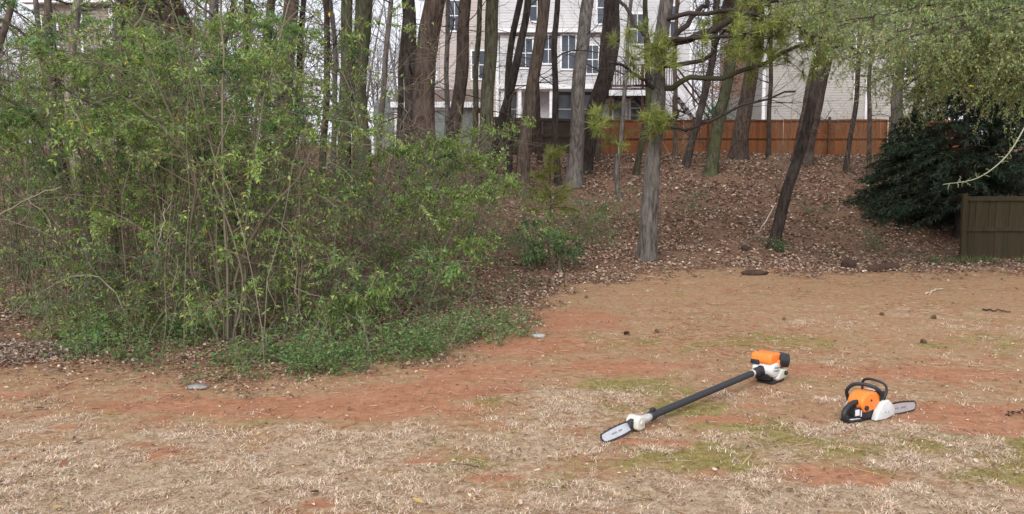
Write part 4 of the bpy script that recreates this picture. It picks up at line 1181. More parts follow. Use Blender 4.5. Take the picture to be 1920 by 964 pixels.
def window(c, w, h, parent, origin, mull=1, name='window', deep=0.06):
    """window facing -Y: frame part with pane and muntin sub-parts; c = centre on the wall face"""
    x, y, z = c; t = 0.09
    mb = MB(); o = np.array(origin)
    for s in (-1, 1):
        mb.box(np.array((x + s * (w / 2 + t / 2), y - deep / 2, z)) - o, (t, deep, h + 2 * t))
        mb.box(np.array((x, y - deep / 2, z + s * (h / 2 + t / 2))) - o, (w, deep - 0.004, t))
    f = mb.build(name, M['trim'], parent)
    p = MB(); p.box(np.array((x, y - 0.032, z)) - o, (w, 0.012, h)); p.build('pane', M['glass'], f)
    m = MB(); m.box(np.array((x, y - 0.045, z)) - o, (w, 0.02, 0.05))
    if mull: m.box(np.array((x, y - 0.047, z)) - o, (0.035, 0.02, h))
    m.build('muntin', M['trim'], f)
    return f


def gable_roof(parent, origin, x0, x1, y0, y1, z, rise, mat, over=0.4):
    xm = (y0 + y1) / 2
    V = np.array([(x0 - over, y0 - over, z), (x1 + over, y0 - over, z), (x1 + over, xm, z + rise), (x0 - over, xm, z + rise), (x0 - over, y1 + over, z), (x1 + over, y1 + over, z)])
    V = np.concatenate([V, V + np.array([0, 0, 0.18])]) - origin
    mb = MB()
    mb.add(V, [(0, 3, 2, 1), (3, 4, 5, 2), (6, 7, 8, 9), (9, 8, 11, 10), (0, 1, 7, 6), (4, 10, 11, 5), (0, 6, 9, 3), (3, 9, 10, 4), (1, 2, 8, 7), (2, 5, 11, 8)])
    r = mb.build('roof', mat, parent)
    fb = MB(); fb.box(np.array(((x0 + x1) / 2, y0 - over - 0.03, z + 0.06)) - origin, (x1 - x0 + 2 * over + 0.06, 0.05, 0.24)); fb.build('fascia', M['trim'], r)
    sb = MB(); sb.box(np.array(((x0 + x1) / 2, y0 - over / 2 - 0.02, z - 0.05)) - origin, (x1 - x0 + 2 * over, over, 0.03)); sb.build('soffit', M['trim'], r)
    return r


def cream_house():
    Y = 44.0
    X = lambda px, y=Y: (px - 960) / FPX * y
    Z = lambda py, y=Y: at(960, py, y)[2]
    o = np.array([X(1000), Y + 1.5, 3.9])
    root = empty('house', o, 'tall cream sided house with bay windows and white porch posts behind the pines', 'house')
    x0, x1, yb, yf = X(818), X(1300), Y + 11, Y + 1.5
    part_box('wall', ((x0 + x1) / 2, (yb + yf) / 2, 9.0), (x1 - x0 - .02, yb - yf - .02, 11.0), M['siding_white'], root, o)
    xs = X(932)
    siding('siding', (x0, yf), (xs, yf), 3.5, 14.4, M['siding_shaded'], root, o)
    siding('siding', (xs, yf), (x1, yf), 3.5, 14.4, M['siding_white'], root, o)
    siding('siding', (x0, yb), (x0, yf), 3.5, 14.4, M['siding_shaded'], root, o)
    part_box('corner_board', (xs, yf - 0.05, 9), (0.16, 0.10, 11), M['trim'], root, o)
    part_box('corner_board', (x1, yf - 0.05, 9), (0.16, 0.10, 11), M['trim'], root, o)
    gable_roof(root, o, x0, x1, yf, yb, 14.4, 3.4, M['roof'])
    # bay on posts
    bx0, bx1, bz0, bz1 = X(938), X(1122), Z(163), Z(60)
    by = Y
    part_box('bay', ((bx0 + bx1) / 2, (by + yf) / 2, (bz0 + bz1) / 2), (bx1 - bx0 - .04, yf - by - .03, bz1 - bz0 - .04), M['siding_white'], root, o)
    siding('bay_siding', (bx0, by), (bx1, by), bz0 + .1, bz1, M['siding_white'], root, o)
    siding('bay_siding', (bx0, yf), (bx0, by), bz0 + .1, bz1, M['siding_white'], root, o)
    siding('bay_siding', (bx1, by), (bx1, yf), bz0 + .1, bz1, M['siding_white'], root, o)
    part_box('bay_beam', ((bx0 + bx1) / 2, by + .7, bz0), (bx1 - bx0 + .2, 1.62, .22), M['trim'], root, o)
    # hipped bay cap
    mb = MB(); e = .25
    V = np.array([(bx0 - e, by - e, bz1), (bx1 + e, by - e, bz1), (bx1 + e, yf, bz1), (bx0 - e, yf, bz1), (bx0 + .6, yf - .02, bz1 + .55), (bx1 - .6, yf - .02, bz1 + .55)]) - o
    mb.add(V, [(0, 1, 5, 4), (3, 2, 1, 0)], [(1, 2, 5), (3, 0, 4)]); cap = mb.build('bay_roof', M['siding_shaded'], root)
    part_box('fascia', ((bx0 + bx1) / 2, by - e - .02, bz1 + .03), (bx1 - bx0 + 2 * e, .04, .2), M['trim'], cap, o)
    for px, w, h, py in [(985, .7, 1.5, 100), (1027, .62, 1.45, 93), (1064, .72, 1.75, 98), (1108, .6, 1.45, 112)]:
        window((X(px), by - .02, Z(py)), w, h, root, o)
    for px in (943, 974, 1033, 1079, 1118):
        part_box('porch_post', (X(px), by + .15, (bz0 + 3.6) / 2), (.20, .20, bz0 - 3.6 - .12), M['trim'], root, o)
    for px, w in ((960, .5), (1055, 1.1), (1100, .5)):
        window((X(px, yf), yf - .02, Z(205, yf)), w, 2.0, root, o, 0, 'patio_window')
    part_box('porch_rail', ((X(1033) + X(1079)) / 2, by + .15, Z(232)), (X(1079) - X(1033) - .2, .10, .5), M['trim'], root, o)
    # rest of the facade
    window((X(899, yf), yf - .02, Z(122, yf)), .75, 1.5, root, o)
    window((X(1006, yf), yf - .02, Z(12, yf)), .8, 1.6, root, o)
    window((X(1130, yf), yf - .02, Z(15, yf)), .8, 1.7, root, o)
    window((X(1190, yf), yf - .02, Z(55, yf)), .8, 1.6, root, o)
    window((X(855, yf), yf - .02, Z(30, yf)), .8, 1.6, root, o)
    window((X(1250, yf), yf - .02, Z(40, yf)), .8, 1.6, root, o)
    # white back door with dark glass
    dx, dz = X(1156, yf), Z(205, yf)
    door = part_box('door', (dx, yf - .05, dz), (1.05, .07, 2.1), M['trim'], root, o)
    part_box('pane', (dx, yf - .093, dz + .1), (.5, .012, 1.3), M['glass'], door, o)
    window((X(1196, yf), yf - .02, Z(203, yf)), 1.0, 1.5, root, o, 0, 'patio_window')
    part_box('door_trim', (X(1175, yf), yf - .07, Z(180, yf)), (3.2, .12, .25), M['trim'], root, o)


cream_house()


def deck():
    Y0, Y1 = 41.2, 45.4
    X = lambda px: (px - 960) / FPX * 41.5
    Z = lambda py: at(960, py, 41.5)[2]
    x0, x1 = X(1138), X(1262); zf = Z(168)
    o = np.array([x0, Y0, 3.8])
    root = empty('deck', o, 'raised dark red deck with railing on the cream house', 'deck')
    part_box('deck_floor', ((x0 + x1) / 2, (Y0 + Y1) / 2, zf), (x1 - x0, Y1 - Y0, .06), M['deckwood'], root, o)
    part_box('beam', ((x0 + x1) / 2, Y0 - .03, zf - .20), (x1 - x0, .05, .28), M['trim'], root, o)
    for x in (x0 + .1, (x0 + x1) / 2, x1 - .1):
        part_box('post', (x, Y0 + .1, (zf - .36 + 3.6) / 2), (.14, .14, zf - .36 - 3.6), M['deckwood'], root, o)
        part_box('rail_post', (x, Y0 + .08, zf + .6), (.1, .1, 1.14), M['deckwood'], root, o)
    part_box('top_rail', ((x0 + x1) / 2, Y0 + .08, zf + 1.2), (x1 - x0, .13, .05), M['deckwood'], root, o)
    part_box('bottom_rail', ((x0 + x1) / 2, Y0 + .14, zf + .16), (x1 - x0, .02, .08), M['deckwood'], root, o)
    bme = None
    for k in range(int((x1 - x0) / .13)):
        if bme is None:
            mb = MB(); mb.box((0, 0, 0), (.035, .035, 1.02)); bme = mb.mesh('baluster', M['deckwood'])
        b = link('baluster', bme, root); b.location = np.array((x0 + .08 + k * .13, Y0 + .17, zf + .65)) - o
    # stair going down beside the deck
    xs0, xs1, za, zb = x1 + .05, x1 + 1.9, zf, 4.3
    ang = math.atan2(zb - za, xs1 - xs0); L = math.hypot(xs1 - xs0, zb - za)
    rot = np.array([[math.cos(ang), 0, -math.sin(ang)], [0, 1, 0], [math.sin(ang), 0, math.cos(ang)]])
    for y in (Y0 + .05, Y0 + 1.1):
        part_box('stringer', ((xs0 + xs1) / 2, y, (za + zb) / 2 - .05), (L, .05, .28), M['trim'], root, o, rot)
        part_box('hand_rail', ((xs0 + xs1) / 2, y, (za + zb) / 2 + 1.0), (L, .06, .08), M['deckwood'], root, o, rot)
    for k in range(9):
        t = (k + .5) / 9
        part_box('tread', (xs0 + (xs1 - xs0) * t, Y0 + .57, za + (zb - za) * t), (.28, .98, .04), M['deckwood'], root, o)


deck()


def grey_house():
    Y = 47.0
    X = lambda px: (px - 960) / FPX * Y
    x0, x1 = X(1425), X(1770); o = np.array([x0, Y, 3.9])
    root = empty('house', o, 'plain beige grey sided house wall behind the cedar fence', 'house')
    part_box('wall', ((x0 + x1) / 2, Y + 5, 8.0), (x1 - x0 - .02, 9.98, 9.0), M['siding_grey'], root, o)
    siding('siding', (x0, Y), (x1, Y), 3.5, 12.5, M['siding_grey'], root, o)
    siding('siding', (x0, Y + 10), (x0, Y), 3.5, 12.5, M['siding_grey'], root, o)
    for px in (1425, 1768): part_box('corner_board', (X(px), Y - .05, 8), (.18, .10, 9), M['trim'], root, o)
    part_box('downspout', (X(1592), Y - .09, 8), (.12, .1, 9), M['trim'], root, o)
    part_box('downspout', (X(1614), Y - .09, 8), (.10, .1, 9), M['trim'], root, o)
    window((X(1700), Y - .02, at(0, 120, Y)[2]), .9, 1.6, root, o, 1)
    window((X(1500), Y - .02, at(0, 50, Y)[2]), .9, 1.6, root, o, 1)
    gable_roof(root, o, x0, x1, Y, Y + 10, 12.5, 3.0, M['roof'])


def taupe_house():
    Y = 40.0
    X = lambda px: (px - 960) / FPX * Y
    x0, x1 = X(85), X(226); o = np.array([x0, Y, 3.6]); zt = at(0, 6, Y)[2]
    root = empty('house', o, 'taupe sided house with white trim glimpsed above the shrubs', 'house')
    part_box('wall', ((x0 + x1) / 2, Y + 5, (zt + 3.2) / 2), (x1 - x0 - .02, 9.98, zt - 3.2 - .1), M['siding_taupe'], root, o)
    siding('siding', (x0, Y), (x1, Y), 3.2, zt - .05, M['siding_taupe'], root, o)
    siding('siding', (x1, Y), (x1, Y + 10), 3.2, zt - .05, M['siding_taupe'], root, o)
    part_box('corner_board', (X(225), Y - .05, (zt + 3) / 2), (.16, .10, zt - 3.1), M['trim'], root, o)
    part_box('downspout', (X(172), Y - .09, (zt + 3) / 2), (.10, .1, zt - 3.3), M['trim'], root, o)
    window((X(112), Y - .02, at(0, 60, Y)[2]), .7, 1.4, root, o, 1)
    gable_roof(root, o, x0, x1, Y, Y + 10, zt, 3.0, M['roof'])


def shed():
    Y = 35.5
    X = lambda px: (px - 960) / FPX * Y
    Z = lambda py: at(960, py, Y)[2]
    x0, xm, x1 = X(700), X(745), X(893); o = np.array([x0, Y, float(height(x0, Y))])
    root = empty('shed', o, 'small grey green garden shed with brown roof and white trim', 'shed')
    zt = Z(200); zb = o[2] - .1
    part_box('wall', ((x0 + x1) / 2, Y + 1.5, (zt + zb) / 2), (x1 - x0, 3.0, zt - zb), M['shed_wall'], root, o)
    for k in range(9):
        part_box('batten', (x0 + (x1 - x0) * (k + .5) / 9, Y - .012, (zt + zb) / 2), (.05, .022, zt - zb - .02), M['shed_wall'], root, o)
    for x in (x0 + .04, xm, x1 - .04): part_box('corner_board', (x, Y - .028, (zt + zb) / 2), (.12, .05, zt - zb - .03), M['trim'], root, o)
    # gambrel-like gable end over the narrow bay, low roof over the rest
    mb = MB()
    V = np.array([(x0, Y - .02, zt), (xm, Y - .02, zt), ((x0 + xm) / 2, Y - .02, zt + .55), (x0, Y + 3, zt), (xm, Y + 3, zt), ((x0 + xm) / 2, Y + 3, zt + .55)]) - o
    mb.add(V, [(1, 4, 5, 2), (0, 2, 5, 3), (0, 3, 4, 1)], [(0, 1, 2), (3, 5, 4)]); mb.build('gable', M['shed_wall'], root)
    gable_roof(root, o, xm + .05, x1, Y, Y + 3.0, zt, .75, M['roof'], .22)
    door = part_box('door', ((xm + x1) / 2, Y - .03, zb + 1.1), (.95, .05, 1.9), M['shed_wall'], root, o)
    part_box('door_trim', ((xm + x1) / 2, Y - .04, zb + 2.12), (1.15, .06, .1), M['trim'], door, o)


grey_house(); taupe_house(); shed()


def leafy_clump(px, Y, zc, rad, n, cols, label, name, leafL=0.09):
    x = (px - 960) / FPX * Y; b = np.array([x, Y, float(height(x, Y))])
    root = empty(name, b, label, 'tree')
    tb = MB(); lf = MB(); tips = []
    tb.tube(catmull([(0, 0, -.1), (.1, 0, zc * .5), (0, .1, zc + rad * .6)], 10), np.linspace(.07, .02, 10), 6, BR['brown'])
    for k in range(22):
        a = rng.uniform(0, 6.28); z = zc + rng.uniform(-rad, rad * .5)
        limb(tb, (0, 0, max(z, .3)), (math.cos(a), math.sin(a), .5), rad * rng.uniform(.6, 1.1), .014, 1, BR['brown'], kids=(3, 6), seg=4, tips=tips)
    for p, d in tips:
        q = p + rng.normal(0, .16, (n, 3))
        lf.leaves(q, rng.normal(0, 1, (n, 3)), rng.normal(0, 1, (n, 3)), rng.uniform(.6, 1.2, n) * leafL, leafL * .5, shade(cols, n, .2, .06))
    tb.build('trunk', M['twig'], root); lf.build('crown', M['litter'], root)


leafy_clump(1352, 37, 3.6, 1.5, 16, [(0.42, 0.20, 0.08), (0.50, 0.27, 0.12), (0.33, 0.15, 0.06)], 'young beech holding tan dead leaves behind the cedar fence', 'beech_tree')
leafy_clump(1335, 35.0, 1.7, .6, 14, [(0.10, 0.20, 0.10), (0.14, 0.24, 0.12)], 'small green bush showing over the cedar fence', 'garden_bush', .07)
leafy_clump(560, 36.0, 2.8, 1.3, 10, [(0.45, 0.30, 0.20), (0.5, 0.38, 0.28)], 'pale tan leaved young tree behind the thicket near the shed', 'beech_tree')


def far_wood():
    tb = MB()
    for k in range(120):
        Y = rng.uniform(62, 110); px = rng.uniform(-150, 2070); x = (px - 960) / FPX * Y
        z = float(height(x, Y)); c = np.array([0.19, 0.175, 0.17]) * rng.uniform(.7, 1.2)
        H = rng.uniform(11, 19)
        limb(tb, (x, Y, z - .2), (rng.normal(0, .04), rng.normal(0, .04), 1), H, rng.uniform(.10, .22), 2, c, n=8, wig=0.04, kids=(7, 12), seg=4)
    o = tb.build('far_wood', M['twig'])
    tag(o, 'far off bare winter wood behind the houses', 'wood', kind='stuff')


far_wood()

# ------------------------------------------------------------------ small things lying about
def small_things():
    # pine cones
    mb = MB()
    for r in range(6):
        z = r * .011; rad = .028 * math.sin(.5 + r * .42)
        for k in range(7):
            a = k * .9 + r * .45
            d = np.array([[math.cos(a), math.sin(a), .45]])
            mb.leaves(np.array([[0, 0, z]]), d, np.array([[0, 0, 1.]]), rad + .014, .022, shade([(.15, .10, .07), (.20, .135, .09)], 1))
    cone = mb.mesh('pine_cone', M['litter'])
    for (px, py) in [(1170, 628), (1236, 625), (1470, 601), (1658, 592), (1738, 645), (1010, 632), (1745, 598), (1100, 560)]:
        p = ground_at(px, py)
        o = link('pine_cone', cone); o.location = p + np.array([0, 0, .012]); s = rng.uniform(.7, 1.15); o.scale = (s,) * 3
        o.rotation_euler = (R(80), 0, rng.uniform(0, 6.28))
        tag(o, 'small dark pine cone lying on the open yard', 'pine cone', 'pine cones scattered on the yard')
    # curled single leaves
    def leafmesh(c):
        mb = MB()
        t = np.linspace(0, 1, 6); w = np.sin(t * math.pi) ** .8 * .5 + .02
        V = []
        for tt, ww in zip(t, w):
            for s in (-1, 0, 1): V.append((tt - .5, s * ww * .55, .22 * (tt - .5) ** 2 + .16 * abs(s) * ww))
        Q = [(3 * i + j, 3 * i + j + 1, 3 * i + j + 4, 3 * i + j + 3) for i in range(5) for j in range(2)]
        mb.add(V, Q, None, c); return mb.mesh('fallen_leaf', M['litter'], True)
    kinds = {'cream': leafmesh((.62, .52, .40)), 'brown': leafmesh((.20, .10, .06)), 'yellow': leafmesh((.56, .40, .12))}
    for (px, py, k, s) in [(420, 930, 'cream', .09), (690, 868, 'cream', .08), (1008, 888, 'cream', .07), (805, 940, 'cream', .09), (975, 950, 'cream', .08), (1040, 920, 'cream', .07), (1340, 888, 'cream', .07), (1015, 782, 'cream', .06), (1025, 780, 'cream', .06),
                           (650, 757, 'cream', .08), (650, 785, 'cream', .06), (90, 812, 'cream', .08), (268, 790, 'cream', .09), (1580, 899, 'cream', .07), (1030, 862, 'cream', .06), (1150, 740, 'cream', .06), (1300, 690, 'cream', .07), (1830, 870, 'cream', .06), (1700, 860, 'cream', .06), (180, 880, 'cream', .07),
                           (782, 946, 'yellow', .11), (222, 772, 'yellow', .08), (112, 780, 'yellow', .06), (485, 819, 'yellow', .06), (105, 958, 'yellow', .09), (170, 825, 'cream', .08),
                           (590, 931, 'brown', .13), (120, 876, 'brown', .12), (75, 770, 'brown', .12), (150, 833, 'brown', .1), (1480, 925, 'brown', .1), (1440, 930, 'brown', .1), (655, 770, 'brown', .1), (1325, 795, 'brown', .08)]:
        p = ground_at(px, py)
        o = link('fallen_leaf', kinds[k]); o.location = p + np.array([0, 0, .03]); s *= .62; o.location.z -= .012; o.scale = (s, s, s)
        o.rotation_euler = (rng.normal(0, .3), rng.normal(0, .3), rng.uniform(0, 6.28))
        tag(o, {'cream': 'pale cream curled leaf lying on the dormant grass and clay', 'yellow': 'single yellow leaf dropped on the dormant grass', 'brown': 'dark brown curled leaf lying on the dormant grass'}[k], 'leaf', 'fallen %s leaves on the yard' % k)
    # rotten wood chunks and a flat stone
    def lump(name, px, py, sx, sy, sz, col, label, cat):
        bm = bmesh.new(); bmesh.ops.create_icosphere(bm, subdivisions=3, radius=1.0)
        s1 = rng.uniform(0, 50)
        for v in bm.verts:
            k = 1 + .5 * (float(fbm(v.co.x * 2 + s1, v.co.y * 2 + v.co.z * 1.7, 3, 3)) - .5)
            v.co = Vector((v.co.x * sx * k, v.co.y * sy * k, v.co.z * sz * k))
        me = bpy.data.meshes.new(name); bm.to_mesh(me); bm.free()
        me.polygons.foreach_set('use_smooth', [True] * len(me.polygons))
        me.materials.append(plain(name + '_surface', col, .9, nscale=9, amt=.4, bmp=.6))
        o = link(name, me); o.location = ground_at(px, py) + np.array([0, 0, sz * .5]); o.rotation_euler = (0, 0, rng.uniform(-.3, .3))
        tag(o, label, cat)
    lump('rotten_stump', 1590, 503, .15, .14, .15, (.055, .03, .024), 'dark rotten stump at the foot of the bank', 'stump')
    lump('rotten_log', 1655, 508, .42, .12, .11, (.065, .034, .026), 'dark rotten log lying beside the stump at the bank foot', 'log')
    lump('rotten_log', 1415, 516, .26, .10, .07, (.06, .035, .026), 'short dark log piece below the slim leaning tree', 'log')
    lump('clay_clod', 1396, 470, .09, .08, .10, (.045, .03, .026), 'small dark clod beside the bleached stick', 'clod')
    lump('flat_stone', 370, 728, .09, .06, .022, (.24, .235, .225), 'flat pale grey stone at the thicket edge', 'stone')
    lump('flat_stone', 1010, 633, .08, .05, .03, (.33, .33, .34), 'small grey stone on the clay path by the ground cover', 'stone')
    # heap of pale bleached leaves
    b = ground_at(35, 665); mb = MB(); n = 2200
    a = rng.uniform(0, 6.28, n); r = np.sqrt(rng.random(n)); x = np.cos(a) * r * .75; y = np.sin(a) * r * .6
    z = height(b[0] + x, b[1] + y) - b[2] + .10 * (1 - r * r) * rng.random(n) + .006
    L = rng.uniform(.03, .065, n)
    mb.leaves(np.stack([x, y, z], -1), rng.normal(0, 1, (n, 3)) * np.array([1, 1, .35]), rng.normal(0, .5, (n, 3)) + np.array([0, 0, 1]), L, L * .6, shade([(.42, .33, .27), (.33, .25, .20), (.48, .39, .32), (.24, .16, .12), (.20, .13, .09)], n, .15, .04))
    o = mb.build('leaf_pile', M['litter']); o.location = b
    tag(o, 'low pile of pale bleached leaves at the brush edge', 'leaf pile')


small_things()

# ------------------------------------------------------------------ power tools
M['orange'] = plain('orange_plastic', (0.86, 0.23, 0.035), 0.42, nscale=30, amt=.10)
M['black'] = plain('black_plastic', (0.022, 0.022, 0.026), 0.45, nscale=40, amt=.25)
M['foam'] = plain('black_foam_grip', (0.032, 0.034, 0.042), 0.7, nscale=60, amt=.3, bmp=.2)
M['grey_plastic'] = plain('pale_grey_plastic', (0.62, 0.64, 0.64), 0.42, nscale=24, amt=.12)
M['tank'] = plain('milky_tank', (0.60, 0.60, 0.52), 0.38, nscale=20, amt=.12)
M['steel'] = plain('bar_steel', (0.56, 0.57, 0.60), 0.42, 0.45, nscale=30, amt=.18, mapping=(1, 6, 6))
M['alu'] = plain('cast_aluminium', (0.62, 0.62, 0.60), 0.45, 0.35, nscale=26, amt=.18)
M['chain'] = plain('oily_chain', (0.06, 0.06, 0.065), 0.45, 0.6, nscale=90, amt=.4)
M['sticker'] = plain('white_sticker', (0.78, 0.78, 0.82), 0.4, nscale=20, amt=.08)
M['print'] = plain('grey_print', (0.25, 0.25, 0.28), 0.6, nscale=20, amt=.1)
M['red'] = plain('red_plastic', (0.55, 0.05, 0.03), 0.4, nscale=30, amt=.1)


def bm_obj(bm, name, mat, parent, smooth=True):
    me = bpy.data.meshes.new(name)
    bmesh.ops.recalc_face_normals(bm, faces=bm.faces[:])
    bm.to_mesh(me); bm.free()
    me.materials.append(mat)
    me.polygons.foreach_set('use_smooth', [smooth] * len(me.polygons))
    if smooth:
        me.set_sharp_from_angle(angle=R(38))
    return link(name, me, parent)


def prism(name, prof, y0, y1, mat, parent, bev=0.008, taper=None, segs=3):
    """profile in x,z extruded along y with rounded edges"""
    bm = bmesh.new()
    cx = sum(p[0] for p in prof) / len(prof); cz = sum(p[1] for p in prof) / len(prof)
    f = []
    for y, k in ((y0, 1.0), (y1, taper or 1.0)):
        f.append([bm.verts.new((cx + (x - cx) * k, y, cz + (z - cz) * k)) for x, z in prof])
    n = len(prof)
    bm.faces.new(f[0]); bm.faces.new(f[1][::-1])
    for i in range(n): bm.faces.new((f[0][i], f[1][i], f[1][(i + 1) % n], f[0][(i + 1) % n]))
    bmesh.ops.recalc_face_normals(bm, faces=bm.faces[:])
    if bev: bmesh.ops.bevel(bm, geom=bm.edges[:], offset=bev, segments=segs, affect='EDGES', profile=.5, clamp_overlap=True)
    return bm_obj(bm, name, mat, parent)


def pipe(name, pts, r, mat, parent, seg=12, n=40, closed=False, flat=1.0):
    P = catmull(pts, n) if n else np.array(pts, float)
    mb = MB(); mb.tube(P, r, seg)
    o = mb.build(name, mat, parent, True); o.data.set_sharp_from_angle(angle=R(50))
    return o


def cyl(name, p0, p1, r0, r1, mat, parent, seg=24, ribs=0):
    p0 = np.array(p0, float); p1 = np.array(p1, float)
    t = np.array([0, .06, .5, .94, 1.0]) if not ribs else np.linspace(0, 1, ribs * 4 + 1)
    P = p0 + (p1 - p0) * t[:, None]
    r = r0 + (r1 - r0) * t
    if ribs: r = r * np.where((np.arange(len(t)) // 2) % 2, 1.0, .9)
    else: r = r * np.array([.9, 1, 1, 1, .88])
    mb = MB(); mb.tube(P, r, seg)
    o = mb.build(name, mat, parent, True); o.data.set_sharp_from_angle(angle=R(40))
    return o


def bar_and_chain(parent, x0, x1, yc, zc, h, th=0.006, side=-1):
    """guide bar with rounded nose in the x-z plane, chain of links round it"""
    L = x1 - x0; n = 12
    up = [(x0, zc - h * .36), (x0 + L * .15, zc - h * .47), (x0 + L * .5, zc - h * .5), (x0 + L * .8, zc - h * .46)]
    nose = [(x1 - h * .42 + h * .42 * math.sin(a), zc - h * .42 * math.cos(a)) for a in np.linspace(.15, math.pi - .15, n)]
    prof = up + nose + [(x, 2 * zc - z) for x, z in reversed(up)]
    b = prism('guide_bar', prof, yc - th / 2, yc + th / 2, M['steel'], parent, .0012, segs=1)
    P = np.array([(x, yc, z) for x, z in prof]); c = np.array([(x0 + x1) / 2, yc, zc])
    out = P + nrm(P - c) * np.array([.3, 0, 1]) * .004
    S = catmull(out, 120)
    seg = np.concatenate([[0], np.cumsum(np.linalg.norm(np.diff(S, axis=0), axis=1))])
    mb = MB(); step = .0135
    for k in range(int(seg[-1] / step)):
        s = k * step
        p = np.array([np.interp(s, seg, S[:, j]) for j in range(3)]); q = np.array([np.interp(min(s + step, seg[-1]), seg, S[:, j]) for j in range(3)])
        d = nrm(q - p); a = math.atan2(d[2], d[0])
        rot = np.array([[math.cos(a), 0, -math.sin(a)], [0, 1, 0], [math.sin(a), 0, math.cos(a)]])
        w = .009 if k % 2 else .006
        nn = np.array([d[2], 0, -d[0]])
        mb.box((p + q) / 2 + nn * .001, (.0125, w, .010), rot=rot)
        if k % 4 == 0: mb.box((p + q) / 2 + nn * .007, (.008, w, .006), rot=rot)
    mb.build('chain', M['chain'], parent)
    # faint printed marks on the bar face
    for fx_, w in ((.40, .05), (.60, .07)):
        mb = MB(); mb.box((x0 + L * fx_, yc + side * (th / 2 + .0006), zc), (L * w * 2.4, .0008, h * .18)); mb.build('bar_print', M['print'], parent)
    return b


def chainsaw():
    p = ground_at(1622, 786)
    root = empty('chainsaw', p, 'orange black and pale grey chainsaw resting on the clay', 'chainsaw', rz=R(27))
    root.rotation_euler = (R(-2), R(3), R(32))
    # local: x forward to the bar, y left, z up; the clutch side (-y) faces the camera
    prism('crankcase', [(-.10, .012), (.13, .012), (.15, .04), (.15, .10), (.11, .135), (-.10, .135), (-.13, .10), (-.13, .03)], -.055, .075, M['black'], root, .010)
    # orange shroud
    prism('top_cover', [(-.135, .105), (-.105, .06), (.045, .075), (.082, .105), (.078, .175), (.035, .208), (-.055, .212), (-.115, .185), (-.14, .145)], -.068, .062, M['orange'], root, .020, segs=4)
    prism('filter_cover', [(.045, .135), (.11, .135), (.11, .175), (.078, .205), (.045, .212)], -.058, .055, M['black'], root, .010)
    prism('cover_label', [(.030, .2105), (.082, .2085), (.082, .2125), (.030, .2145)], -.045, .035, M['sticker'], root, .0008, segs=1)
    # pale clutch cover
    prism('clutch_cover', [(-.022, .004), (.10, .004), (.200, .026), (.212, .062), (.180, .110), (.130, .146), (.075, .142), (.010, .075)], -.104, -.056, M['grey_plastic'], root, .010)
    cyl('bar_nut', (.085, -.096, .062), (.085, -.106, .062), .009, .009, M['steel'], root, 6)
    cyl('bar_nut', (.120, -.096, .060), (.120, -.106, .060), .009, .009, M['steel'], root, 6)
    prism('spike_bumper', [(.150, .02), (.166, .03), (.156, .045), (.170, .06), (.157, .075), (.166, .09), (.150, .10)], -.056, -.052, M['chain'], root, 0)
    bar_and_chain(root, .14, .545, -.054, .058, .075)
    # starter side
    prism('starter_cover', [(-.09, .02), (.10, .02), (.12, .06), (.10, .13), (-.07, .13), (-.11, .08)], .074, .105, M['grey_plastic'], root, .012)
    cyl('fuel_cap', (-.095, -.05, .10), (-.095, -.082, .10), .020, .018, M['black'], root, 18, 2)
    cyl('cover_screw', (-.035, -.068, .15), (-.035, -.0715, .15), .009, .008, M['black'], root, 12)
    # rear handle: a loop behind the housing
    loop = [(-.08, 0, .128), (-.15, 0, .138), (-.222, 0, .120), (-.272, 0, .078), (-.272, 0, .034), (-.22, 0, .016), (-.15, 0, .016), (-.08, 0, .022)]
    h = pipe('rear_handle', [(x, y - .018, z) for x, y, z in loop], .0185, M['black'], root, 12, 46)
    prism('handle_plate', [(-.255, .006), (-.11, .006), (-.11, .022), (-.255, .022)], -.058, .032, M['black'], h, .006)
    prism('trigger', [(-.175, .125), (-.145, .128), (-.15, .095), (-.165, .10)], -.026, -.010, M['black'], h, .003)
    prism('handle_web', [(-.13, .02), (-.085, .02), (-.085, .14), (-.12, .14)], -.050, .030, M['black'], h, .008)
    for (x, z, w, hh) in ((-.172, .070, .048, .044), (-.112, .060, .044, .044)):
        prism('warning_label', [(x - w / 2, z - hh / 2), (x + w / 2, z - hh / 2), (x + w / 2, z + hh / 2), (x - w / 2, z + hh / 2)], -.0545, -.0520, M['sticker'], h, .0006, segs=1)
    prism('label_strip', [(-.235, .0225), (-.13, .0225), (-.13, .0250), (-.235, .0250)], -.052, .0, M['sticker'], h, .0006, segs=1)
    prism('label_backing', [(-.205, .036), (-.085, .036), (-.085, .104), (-.200, .104)], -.0525, -.040, M['black'], h, .004)
    # wrap-around front handle
    pipe('front_handle', [(.075, -.060, .135), (.070, -.078, .185), (.040, -.070, .222), (.01, -.03, .246), (-.02, .03, .252), (-.04, .085, .238), (-.05, .125, .19), (-.02, .135, .13), (.0, .12, .04)], .0135, M['black'], root, 12, 50)
    # hand guard
    g = pipe('hand_guard', [(.095, -.075, .145), (.120, -.085, .205), (.118, -.070, .255), (.100, -.02, .275), (.095, .05, .278), (.10, .095, .255), (.10, .10, .20), (.085, .095, .14)], .0095, M['black'], root, 10, 40)
    prism('guard_web', [(.088, .145), (.118, .145), (.126, .205), (.108, .205)], -.085, -.045, M['black'], g, .005)
    cyl('muffler', (.152, .01, .085), (.185, .01, .085), .036, .034, M['alu'], root, 16)
    prism('side_label', [(.060, .035), (.10, .035), (.10, .043), (.060, .043)], -.0988, -.0975, M['print'], root, 0)


chainsaw()


